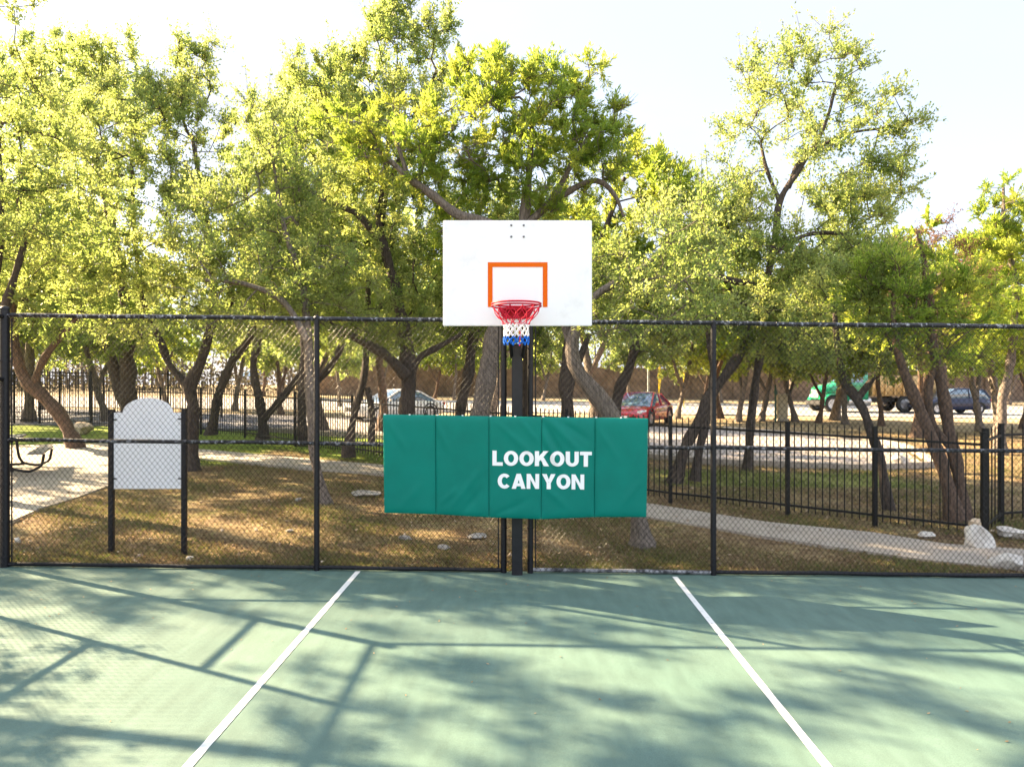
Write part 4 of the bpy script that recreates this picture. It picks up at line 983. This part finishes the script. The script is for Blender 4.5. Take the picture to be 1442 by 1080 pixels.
proto = {}
for px, Yd, kd, sc, rz, lb in spots:
    x = (px - 721) / F * Yd; z = zg(x, Yd)
    if kd not in proto:
        nm, sd, h, lf, bk = BG[kd]; o = bg_tree(nm, sd, h, lf, bk, lb, (x, Yd)); proto[kd] = o
    else:
        o = copy_tree(proto[kd]); o['label'] = lb
    o.location = (x, Yd, z); o.rotation_euler.z = rz; o.scale = (sc, sc, sc)

# --- woodland beyond the wall: one mass of leaves over bare stems
rg = np.random.default_rng(77)
n = 60000
cx = rg.uniform(-75, 75, 420); cx = np.where((cx > -31) & (cx < -23), cx + 9, cx); cy = rg.uniform(65, 82, 420); chh = rg.uniform(3.6, 12.5, 420) * (.75 + .25 * np.sin(cx * .23) ** 2)
k = rg.integers(0, 420, n); Pn = np.stack((cx[k], cy[k], chh[k] + 1.0), 1) + rg.normal(size=(n, 3)) * np.array((1.3, 1.3, 1.0))
A = unit(rg.normal(size=(n, 3))); Bv = unit(np.cross(A, rg.normal(size=(n, 3)))); Ls = rg.uniform(.18, .42, n)[:, None]
Q = np.stack((Pn, Pn + A * Ls * .5 + Bv * Ls * .3, Pn + A * Ls, Pn + A * Ls * .5 - Bv * Ls * .3), 1).reshape(-1, 3)
wb = MB(); wb.add(Q, np.arange(len(Q)).reshape(-1, 4), False, 0, np.repeat(np.clip(rg.normal(.55, .22, n), 0, 1), 4))
nb = 26000; Pn = np.stack((rg.uniform(-75, 75, nb), rg.uniform(63.5, 74, nb), 1.2 + 3.6 * rg.uniform(0, 1, nb) ** 1.3), 1)
A = unit(rg.normal(size=(nb, 3))); Bv = unit(np.cross(A, rg.normal(size=(nb, 3)))); Ls = rg.uniform(.2, .5, nb)[:, None]
Q = np.stack((Pn, Pn + A * Ls * .5 + Bv * Ls * .3, Pn + A * Ls, Pn + A * Ls * .5 - Bv * Ls * .3), 1).reshape(-1, 3)
wb.add(Q, np.arange(len(Q)).reshape(-1, 4), False, 2, np.repeat(np.clip(rg.normal(.4, .25, nb), 0, 1), 4))
P0 = np.stack((cx, cy, np.full(420, 1.2)), 1); P1 = np.stack((cx + rg.normal(size=420) * .8, cy, chh + 1), 1)
V, Fq = cyl_edges(P0, P1, np.full(420, .13), np.full(420, .05), 5); wb.add(V, Fq, True, 1)
tag(wb.build('woodland', [M['oak'], M['palebark'], M['brush']], None, 'tint'), kind='stuff')

# ------------------------------------------------------------------ grass blades and leaf litter near the fence
from bisect import bisect
def inpath(x, y):
    px = x / y * F + 721; py = 541 + (CAMZ - zg(x, y)) / y * F
    if px > 214:
        up = np.interp(px, [214, 274, 480, 540, 700, 915, 1080, 1231, 1331, 1442, 1560], [624, 633, 651, 656, 676, 711, 737, 752, 768, 776, 783]); dn = np.interp(px, [214, 274, 437, 480, 540, 700, 915, 1080, 1180, 1306, 1560], [653, 646, 661, 664, 669, 692, 730, 758, 773, 791, 815])
        return up - 1 < py < dn + 1
    dn = np.interp(px, [-160, 14, 60, 110, 155, 262], [790, 736, 716, 701, 684, 648]); return 617 < py < dn + 1
n = 240000
rg = np.random.default_rng(5)
yy = 8.72 + (rg.uniform(0, 1, n) ** 1.5) * 12.5; xx = rg.uniform(-1, 1, n) * (yy * .78)
patch = np.sin(xx * 1.7 + 1.3 * np.sin(yy * 1.1)) + np.sin(yy * 2.3 + 1.1 * np.sin(xx * 1.9)) + .8 * np.sin(xx * 4.1 + yy * 3.3)
ok = np.array([not inpath(a, c) for a, c in zip(xx, yy)]) & (rg.uniform(-2.0, 1.6, n) < patch)
xx, yy, patch = xx[ok], yy[ok], patch[ok]; n = len(xx); zz = np.array([zg(a, c) for a, c in zip(xx, yy)]) - .012
gr = np.array([green_of(a, c) for a, c in zip(xx, yy)])
Hh = rg.uniform(.02, .065, n) * np.where(gr > .3, 1.2, 1); Ld = rg.normal(size=(n, 2)) * .035; ang = rg.uniform(0, 6.28, n); wv = np.stack((np.cos(ang), np.sin(ang)), 1) * .004
P0 = np.stack((xx, yy, zz), 1); W3 = np.concatenate((wv, np.zeros((n, 1))), 1); Tp = P0 + np.concatenate((Ld, Hh[:, None]), 1); Md = P0 + np.concatenate((Ld * .35, Hh[:, None] * .6), 1)
Q = np.stack((P0 - W3, P0 + W3, Md + W3 * .8, Tp), 1).reshape(-1, 3)
gb_ = MB(); gb_.add(Q, np.arange(len(Q)).reshape(-1, 4), False, 0, np.repeat(np.clip(np.where(gr > .3, rg.normal(.9, .1, n), rg.normal(.40 + .1 * patch, .24, n)), 0, 1), 4))
tag(gb_.build('grass', M['blade'], None, 'tint'), kind='stuff')
n = 26000
yy = 8.72 + (rg.uniform(0, 1, n) ** 1.6) * 11; xx = rg.uniform(-1, 1, n) * (yy * .78)
ok = np.array([not inpath(a, c) or rg.uniform() < .04 for a, c in zip(xx, yy)]); xx, yy = xx[ok], yy[ok]; n = len(xx)
P0 = np.stack((xx, yy, np.array([zg(a, c) for a, c in zip(xx, yy)]) + .004 + .0 * xx), 1)
P0[:, 2] += np.array([.03 if inpath(a, c) else 0 for a, c in zip(xx, yy)])
A = unit(rg.normal(size=(n, 3)) * (1, 1, .25)); Bv = unit(np.cross(A, np.array((0, 0, 1.0)) + rg.normal(size=(n, 3)) * .5)); Ls = rg.uniform(.025, .06, n)[:, None]
Q = np.stack((P0, P0 + A * Ls * .5 + Bv * Ls * .25, P0 + A * Ls, P0 + A * Ls * .5 - Bv * Ls * .25), 1).reshape(-1, 3)
lb_ = MB(); lb_.add(Q, np.arange(len(Q)).reshape(-1, 4), False, 0, np.repeat(rg.uniform(0, 1, n), 4))
# a few strays blown on to the court
m_ = 330; x_ = rg.uniform(-6, 6.3, m_); y_ = 8.66 - rg.uniform(0, 1, m_) ** 5 * 4.6; P0 = np.stack((x_, y_, -.0115 * x_ + .004), 1); A = unit(rg.normal(size=(m_, 3)) * (1, 1, 0)); Bv = np.cross(A, np.array((0, 0, 1.0))); Ls = rg.uniform(.012, .035, m_)[:, None]
Q = np.stack((P0, P0 + A * Ls * .5 + Bv * Ls * .3 + (0, 0, .003), P0 + A * Ls + (0, 0, .006), P0 + A * Ls * .5 - Bv * Ls * .3 + (0, 0, .002)), 1).reshape(-1, 3)
lb_.add(Q, np.arange(len(Q)).reshape(-1, 4), False, 0, np.repeat(rg.uniform(.2, 1, m_), 4))
tag(lb_.build('fallen_leaves', M['litter'], None, 'tint'), kind='stuff')

# stone chips in the soil
n = 520; rg = np.random.default_rng(8); yy = 8.8 + rg.uniform(0, 1, n) ** 1.5 * 8; xx = rg.uniform(-1, 1, n) * yy * .76; ok = np.array([not inpath(a, c) for a, c in zip(xx, yy)]); gv = MB()
for x, y in zip(xx[ok], yy[ok]):
    r = .009 + .026 * rg.uniform() ** 4; V = rg.normal(size=(6, 3)) * .25 + np.array(((1, 0, 0), (-1, 0, 0), (0, 1, 0), (0, -1, 0), (0, 0, .8), (0, 0, -.8)))
    gv.add(V * r * rg.uniform(.6, 1.5, 3) + (x, y, zg(x, y)), [(0, 2, 4), (2, 1, 4), (1, 3, 4), (3, 0, 4), (2, 0, 5), (1, 2, 5), (3, 1, 5), (0, 3, 5)])
tag(gv.build('gravel', M['tanrock']), kind='stuff')

# ------------------------------------------------------------------ far wall, cabinet, signs
wl = MB()
for k in range(20):
    x = -15 + k * 3.6; z = zg(x, 61)
    wl.bevbox((x, 0, z + 1.15), (3.58, .25, 2.9), .01); wl.bevbox((x - 1.8, 0, z + 1.25), (.5, .45, 3.2), .02)
o = wl.build('masonry_wall', M['wallstone']); o.location = (0, 61, 0); tag(o, 'long brown masonry wall running behind the road and trees', 'wall')
p = at(1100, 592, 36); z = zg(p[0], 36)
cb = thing('utility_cabinet', 'small beige utility cabinet by the road, right of the thin pale trees', 'utility box', (p[0], 36, z), .15)
b = MB(); b.bevbox((0, 0, .06), (.62, .5, .12), .01); b.build('base', M['concrete'], cb)
b = MB(); b.bevbox((0, 0, .72), (.52, .4, 1.2), .02); b.bevbox((0, 0, 1.34), (.58, .46, .05), .015); b.build('body', M['cabinet'], cb)
b = MB(); b.bevbox((0, -.205, .72), (.44, .012, 1.05), .004); b.tube([(.16, -.215, .7), (.16, -.23, .7)], .02, 8); b.build('door', M['cabinet'], cb)
p = at(1092, 592, 35.5)
b = MB(); b.tube([(0, 0, -.1), (0, 0, 1.75)], .045, 10); b.tube([(0, 0, 1.75), (0, 0, 1.83)], [.06, .03], 10); b.box((0, -.05, 1.45), (.16, .02, .22))
o = b.build('marker_post', M['greenpost']); o.location = (p[0], 35.5, zg(p[0], 35.5)); tag(o, 'slim dark green marker post left of the beige cabinet', 'post')
def road_sign(px, ptop, Yd, hw, label, yaw):
    x = (px - 721) / F * Yd; z = zg(x, Yd); zt = CAMZ - (ptop - 541) / F * Yd - z; t = thing('road_sign', label, 'sign', (x, Yd, z), yaw)
    b = MB(); b.box((0, 0, zt / 2 - .1), (.07, .05, zt - .1)); b.build('pole', M['yellow'], t)
    b = MB(); b.prism([(0, zt), (hw, zt - hw * 1.35), (0, zt - hw * 2.7), (-hw, zt - hw * 1.35)], 'y', -.045, -.03); b.build('sign_plate', M['yellow'], t)
road_sign(928, 511, 43, .62, 'yellow diamond road sign seen nearly edge-on behind the red car', 1.18)
road_sign(963, 520, 50, .55, 'smaller yellow diamond road sign farther right of the first one', 1.25)
x = (913 - 721) / F * 42; z = zg(x, 42); b = MB(); b.tube([(0, 0, -.1), (0, 0, 3.0), (0, 0, 3.2)], [.07, .06, .055], 10); b.tube([(0, 0, 3.2), (0, 0, 3.26)], [.08, .03], 10)
o = b.build('sign_pole', M['greypole']); o.location = (x, 42, z); tag(o, 'plain grey metal pole behind the red car roof', 'pole')
x = (459 + 100 - 721) / F * 50

# ------------------------------------------------------------------ vehicles
def ring_sec(x, w, zb, zt, sh=.12, n=None):
    """cross-section of a car body at x, half width w"""
    return [(x, -w * .88, zb), (x, -w, zb + .10), (x, -w, zb + (zt - zb) * .55), (x, -w * .97, zt - sh), (x, -w * .86, zt - .02), (x, -w * .4, zt + .01), (x, 0, zt + .015),
            (x, w * .4, zt + .01), (x, w * .86, zt - .02), (x, w * .97, zt - sh), (x, w, zb + (zt - zb) * .55), (x, w, zb + .10), (x, w * .88, zb)]
def wheel(t, x, y, r, w, side, deep=.03):
    b = MB(); prof = [(r * .62, w / 2 - deep), (r * .93, w / 2), (r, w / 2 - .03), (r, -w / 2 + .03), (r * .93, -w / 2), (r * .62, -w / 2 + deep)]
    n = 28; rings = [[(x + q * math.cos(a), y + side * o_, r + q * math.sin(a)) for a in np.arange(n) * 2 * math.pi / n] for q, o_ in prof]
    b.loft(rings, False); wh = b.build('wheel', M['tyre'], t)
    b = MB(); yy_ = y + side * (w / 2 - deep)
    b.loft([[(x + q * math.cos(a), y + side * (w / 2 - deep + o_), r + q * math.sin(a)) for a in np.arange(n) * 2 * math.pi / n] for q, o_ in ((r * .63, .0), (r * .56, .005), (r * .52, -.05), (.02, -.05))], True)
    for k in range(5):
        a = k * 2 * math.pi / 5 + .3; d = np.array((math.cos(a), 0, math.sin(a))); pz = np.array((-math.sin(a), 0, math.cos(a))); c = np.array((x, yy_ + side * .004, r))
        q = [c + d * .05 + pz * .04, c + d * r * .58 + pz * .03, c + d * r * .58 - pz * .03, c + d * .05 - pz * .04]; e = np.array((0, side * .02, 0))
        b.add(np.array(q + [v + e for v in q]), [(0, 1, 2, 3), (4, 5, 6, 7), (0, 1, 5, 4), (1, 2, 6, 5), (2, 3, 7, 6), (3, 0, 4, 7)])
    b.build('rim', M['rimsilver'], wh)
def car(name, label, cat, loc, rz, paint, L_=4.6, W=1.82, Ht=1.45, suv=False, grille=True):
    t = thing(name, label, cat, loc, rz); w = W / 2; l = L_ / 2; hz = 1.0 if suv else .86; zb = .26 if suv else .2
    b = MB()
    st = [(-l, .78, zb + .22, hz - .18), (-l + .10, .90, zb + .06, hz - .03), (-l + .5, .98, zb, hz + .04), (-l * .35, 1.0, zb, hz + .06), (l * .25, 1.0, zb, hz + .03), (l * .45, .99, zb, hz - .0), (l - .55, .97, zb, hz - .09), (l - .14, .88, zb + .03, hz - .17), (l, .72, zb + .16, hz - .32)]
    b.loft([ring_sec(x, w * f, z0, z1) for x, f, z0, z1 in st]); b.build('body', paint, t)
    # cabin of glass, roof skin and pillars
    if suv: cab = [(-l + .12, .80, hz + .02), (-l + .45, .74, Ht - .06), (-l * .3, .76, Ht), (l * .02, .74, Ht - .03), (l * .48, .84, hz + .0)]
    else: cab = [(-l + .55, .82, hz + .03), (-l * .42, .68, Ht - .07), (-l * .12, .70, Ht), (l * .08, .69, Ht - .02), (l * .52, .86, hz - .03)]
    def cring(x, f, z, zl): return [(x, -w * .90, zl), (x, -w * f, z - .05), (x, -w * f * .9, z), (x, 0, z + .02), (x, w * f * .9, z), (x, w * f, z - .05), (x, w * .90, zl)]
    b = MB(); b.loft([cring(x, f if 0 < i < len(cab) - 1 else .9, z, hz - .06) for i, (x, f, z) in enumerate(cab)]); b.build('window', M['glass'], t)
    b = MB(); rf = cab[1:-1]
    b.loft([[(x, -w * f * 1.01, z - .055), (x, -w * f * .9, z + .012), (x, 0, z + .034), (x, w * f * .9, z + .012), (x, w * f * 1.01, z - .055), (x, 0, z - .04)] for x, f, z in rf]); b.build('roof', paint, t)
    for s in (-1, 1):
        for i, j in ((0, 1), (3, 4)):
            b = MB()
            xa, fa, za = cab[i]; xb, fb, zb_ = cab[j]; fa = .9 if i == 0 else fa; fb = .9 if j == len(cab) - 1 else fb
            b.tube([(xa, s * w * fa, za - .02), (xb, s * w * fb, zb_ - .03)], .04, 6); b.build('pillar', paint, t)
        x2, f2, z2 = cab[2]; b = MB(); b.tube([(x2 - .1, s * w * .91, hz), (x2 - .1, s * w * f2 * 1.0, z2 - .05)], .035, 6); b.build('pillar', paint, t)
    for s in (-1, 1):
        b = MB(); b.loft([[(l - .46 + a, s * w * q, z) for q, z in ((.60, hz - .30), (.90 - a * .25, hz - .30), (.92 - a * .3, hz - .16), (.62, hz - .19))] for a in (0, .40)]); b.build('headlight', M['lamp'], t)
        b = MB(); b.box((-l + .04, s * w * .66, hz - .14), (.1, .34, .14)); b.build('tail_light', M['red'], t)
        b = MB(); b.bevbox((l * .36, s * (w + .09), hz + .07), (.12, .18, .12), .03); b.build('mirror', paint, t)
        for xx_ in (-l * .60, l * .60): 
            wheel(t, xx_, s * (w - .10), .36 if suv else .325, .22, s)
            b = MB(); b.tube([(xx_ + .40 * math.cos(a), s * (w + .002), .34 + .40 * math.sin(a)) for a in np.linspace(-.1, math.pi + .1, 15)], .03, 6); b.build('wheel_arch', M['tyre'], t)
    b = MB(); b.bevbox((l - .03, 0, hz - .36 if grille else .40), (.09, W * (.55 if grille else .6), .22 if grille else .1), .02); b.build('grille', M['tyre'], t)
    b = MB(); b.bevbox((l + .005, 0, .40), (.02, .45, .11), .004); b.build('number_plate', M['letter'], t)
    return t
def paint(nm, c): return mat(nm, c, .22, spec=.6, coat=.8, col2=tuple(v * .92 for v in c), scale=2)
M['carred'] = paint('red_car_paint', (.42, .012, .03)); M['carwhite'] = paint('white_car_paint', (.74, .74, .74)); M['carblue'] = mat('dark_blue_car_paint', (.006, .011, .042), .3, spec=.4, coat=.25); M['carsilver'] = paint('silver_car_paint', (.34, .35, .37))
M['truckgreen'] = paint('green_truck_paint', (.01, .26, .13)); M['trucktan'] = mat('tan_truck_body', (.42, .26, .09), .6, col2=(.50, .36, .17), scale=1.2); M['chassis'] = mat('dark_chassis', (.02, .02, .022), .6); M['tank'] = mat('bright_tank', (.5, .5, .5), .3, metal=.6)
Yc = 32; x = (903 - 721) / F * Yc
car('parked_car', 'red car facing the court beyond the fence, over the right end of the pad', 'car', (x, Yc, zg(x, Yc) + .02), math.radians(-119), M['carred'], 4.5, 1.84, 1.44, grille=False)
Yc = 33; x = (556 - 721) / F * Yc
car('parked_car', 'white car with bluish windscreen behind the big grey oak trunk', 'car', (x, Yc, zg(x, Yc) + .03), math.radians(221), M['carwhite'], 4.6, 1.82, 1.40)
Yc = 45.5; x = (1336 - 721) / F * Yc
car('parked_car', 'dark blue car on the road at the right, behind the truck', 'car', (x, Yc, zg(x, Yc) + .02), math.radians(184), M['carblue'], 4.6, 1.85, 1.62, True)
Yc = 82; x = (354 - 721) / F * Yc
car('parked_car', 'tiny silver car far away between the left trees', 'car', (x, Yc, zg(x, Yc) + .02), math.radians(255), M['carsilver'], 4.7, 1.85, 1.7, True)
# dump truck, nose to the left
Yc = 47; x = (1222 - 721) / F * Yc
tk = thing('dump_truck', 'green truck with tan dump body driving left along the road', 'truck', (x, Yc, zg(x, Yc) + .02), math.radians(184))
b = MB(); b.bevbox((-.3, 0, .78), (7.2, .95, .28), .03); b.bevbox((3.62, 0, .62), (.2, 2.3, .32), .05); b.build('chassis', M['chassis'], tk)
b = MB()
b.loft([[(xx_, -wv_, z0), (xx_, -wv_, z1 - .2), (xx_, -wv_ * .82, z1), (xx_, wv_ * .82, z1), (xx_, wv_, z1 - .2), (xx_, wv_, z0)] for xx_, wv_, z0, z1 in ((3.6, .62, .85, 1.55), (3.35, .75, .8, 1.72), (2.6, .88, .8, 1.86), (1.95, 1.02, .8, 1.98))])
hd = b.build('hood', M['truckgreen'], tk)
b = MB(); b.bevbox((3.62, 0, 1.2), (.05, .95, .55), .02); b.build('grille', M['tank'], hd)
for s in (-1, 1):
    b = MB(); b.loft([[(2.95 + .66 * math.cos(a), s * q, .56 + .66 * math.sin(a)) for a in np.linspace(-.15, math.pi + .2, 15)] + [(2.95 + .58 * math.cos(a), s * q, .56 + .58 * math.sin(a)) for a in np.linspace(math.pi + .2, -.15, 15)] for q in (.72, 1.16)]); b.build('fender', M['truckgreen'], hd)
    b = MB(); b.bevbox((3.45, s * .92, 1.05), (.12, .22, .18), .03); b.build('headlight', M['lamp'], hd)
b = MB(); b.loft([[(xx_, -1.1, .75), (xx_, -1.1, 1.9), (xx_, -.98, z1), (xx_, .98, z1), (xx_, 1.1, 1.9), (xx_, 1.1, .75)] for xx_, z1 in ((2.0, 1.98), (1.75, 2.68), (.75, 2.74), (.6, 2.6))]); cabo = b.build('cab', M['truckgreen'], tk)
for s in (-1, 1):
    b = MB(); b.prism([(1.78, 1.92), (1.62, 2.5), (.95, 2.5), (.95, 1.92)], 'y', s * 1.06 - .02, s * 1.075 + .02); b.build('window', M['glass'], cabo)
b = MB(); b.add([(2.02, -.92, 2.02), (2.02, .92, 2.02), (1.80, .88, 2.6), (1.80, -.88, 2.6)], [(0, 1, 2, 3)]); b.build('windscreen', M['glass'], cabo)
for s in (-1, 1):
    b = MB(); b.tube([(.4, s * .82, .72), (1.9, s * .82, .72)], .30, 16); b.build('fuel_tank', M['tank'], tk)
b = MB(); b.loft([[(xx_, -1.12, z0), (xx_, -1.2, z1), (xx_, -1.1, z1), (xx_, -1.02, z0 + .12), (xx_, 1.02, z0 + .12), (xx_, 1.1, z1), (xx_, 1.2, z1), (xx_, 1.12, z0)] for xx_, z0, z1 in ((.35, 1.05, 2.35), (-3.6, 1.05, 2.35), (-3.95, 1.2, 2.35))])
db = b.build('dump_body', M['trucktan'], tk)
b = MB()
for k in range(7):
    for s in (-1, 1): b.bevbox((.1 - k * .6, s * 1.21, 1.7), (.1, .08, 1.2), .02)
b.box((.30, 0, 1.75), (.06, 2.0, 1.3)); b.build('rib', M['trucktan'], db)
for s in (-1, 1):
    for xx_ in (2.95, -1.9, -3.15): wheel(tk, xx_, s * .98, .53, .34, s, .08)
    b = MB(); b.box((-3.9, s * .9, .65), (.03, .5, .7)); b.build('mud_flap', M['chassis'], tk)

# ------------------------------------------------------------------ light, sky, camera
EL = math.radians(29.4); hd_ = np.array((.90, -.434)); hd_ /= np.linalg.norm(hd_)
d = Vector((hd_[0] * math.cos(EL), hd_[1] * math.cos(EL), -math.sin(EL)))
sun = bpy.data.lights.new('sun', 'SUN'); sun.energy = 5.0; sun.angle = math.radians(.53); sun.color = (1, .755, .46)
so = bpy.data.objects.new('sun', sun); COL.objects.link(so); so.rotation_euler = d.to_track_quat('-Z', 'Y').to_euler(); so.location = (-20, 15, 20)
w = bpy.data.worlds.new('World'); SC.world = w; w.use_nodes = True; nt = w.node_tree; bg = nt.nodes['Background']
sk = nt.nodes.new('ShaderNodeTexSky'); sk.sky_type = 'NISHITA'; sk.sun_disc = False; sk.sun_elevation = EL; sk.sun_rotation = math.atan2(-hd_[0], -hd_[1]) % (2 * math.pi)
sk.dust_density = 1.5; sk.ozone_density = 1.0; sk.air_density = 1.0
co = nt.nodes.new('ShaderNodeTexCoord'); mp = nt.nodes.new('ShaderNodeMapping'); mp.inputs['Scale'].default_value = (1.6, 1.6, 3.2); mp.inputs['Location'].default_value = (.35, 0, .1)
cn = nt.nodes.new('ShaderNodeTexNoise'); cn.inputs['Scale'].default_value = 2.2; cn.inputs['Detail'].default_value = 7; cn.inputs['Roughness'].default_value = .55
cr = nt.nodes.new('ShaderNodeValToRGB'); cr.color_ramp.elements[0].position = .42; cr.color_ramp.elements[0].color = (.72, .72, .72, 1); cr.color_ramp.elements[1].position = .62; cr.color_ramp.elements[1].color = (.95, .95, .95, 1)
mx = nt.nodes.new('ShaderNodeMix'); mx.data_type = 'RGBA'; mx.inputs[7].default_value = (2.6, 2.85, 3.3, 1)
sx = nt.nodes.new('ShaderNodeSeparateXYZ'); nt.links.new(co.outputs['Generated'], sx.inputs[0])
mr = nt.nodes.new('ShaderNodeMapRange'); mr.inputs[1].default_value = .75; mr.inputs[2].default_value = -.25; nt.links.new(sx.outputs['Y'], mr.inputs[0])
hz = nt.nodes.new('ShaderNodeMix'); hz.data_type = 'RGBA'; hz.inputs[6].default_value = (1.48, 1.54, 1.78, 1); hz.inputs[7].default_value = (2.75, 2.85, 3.15, 1); nt.links.new(mr.outputs[0], hz.inputs[0]); nt.links.new(hz.outputs[2], mx.inputs[7])  # haze made brighter behind the camera, added to lift board and sign
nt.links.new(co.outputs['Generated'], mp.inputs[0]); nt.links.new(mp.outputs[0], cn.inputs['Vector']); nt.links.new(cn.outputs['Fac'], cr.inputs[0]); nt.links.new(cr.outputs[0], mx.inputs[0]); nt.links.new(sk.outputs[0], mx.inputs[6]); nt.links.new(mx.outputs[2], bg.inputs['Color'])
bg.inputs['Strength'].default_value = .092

cam = bpy.data.cameras.new('camera'); cam.sensor_width = 36; cam.lens = F / 1442 * 36; cam.clip_end = 1500; cam.clip_start = .1
cam.shift_y = 1 / 1442
cobj = bpy.data.objects.new('camera', cam); COL.objects.link(cobj); cobj.location = (0, 0, CAMZ); cobj.rotation_euler = (math.radians(90), 0, 0); SC.camera = cobj
vs_ = SC.view_settings; vs_.view_transform = 'Standard'; vs_.look = 'None'; vs_.gamma = 1; vs_.exposure = 2.8
SC.cycles.max_bounces = 8; SC.cycles.diffuse_bounces = 4; SC.cycles.transmission_bounces = 6; SC.cycles.glossy_bounces = 2
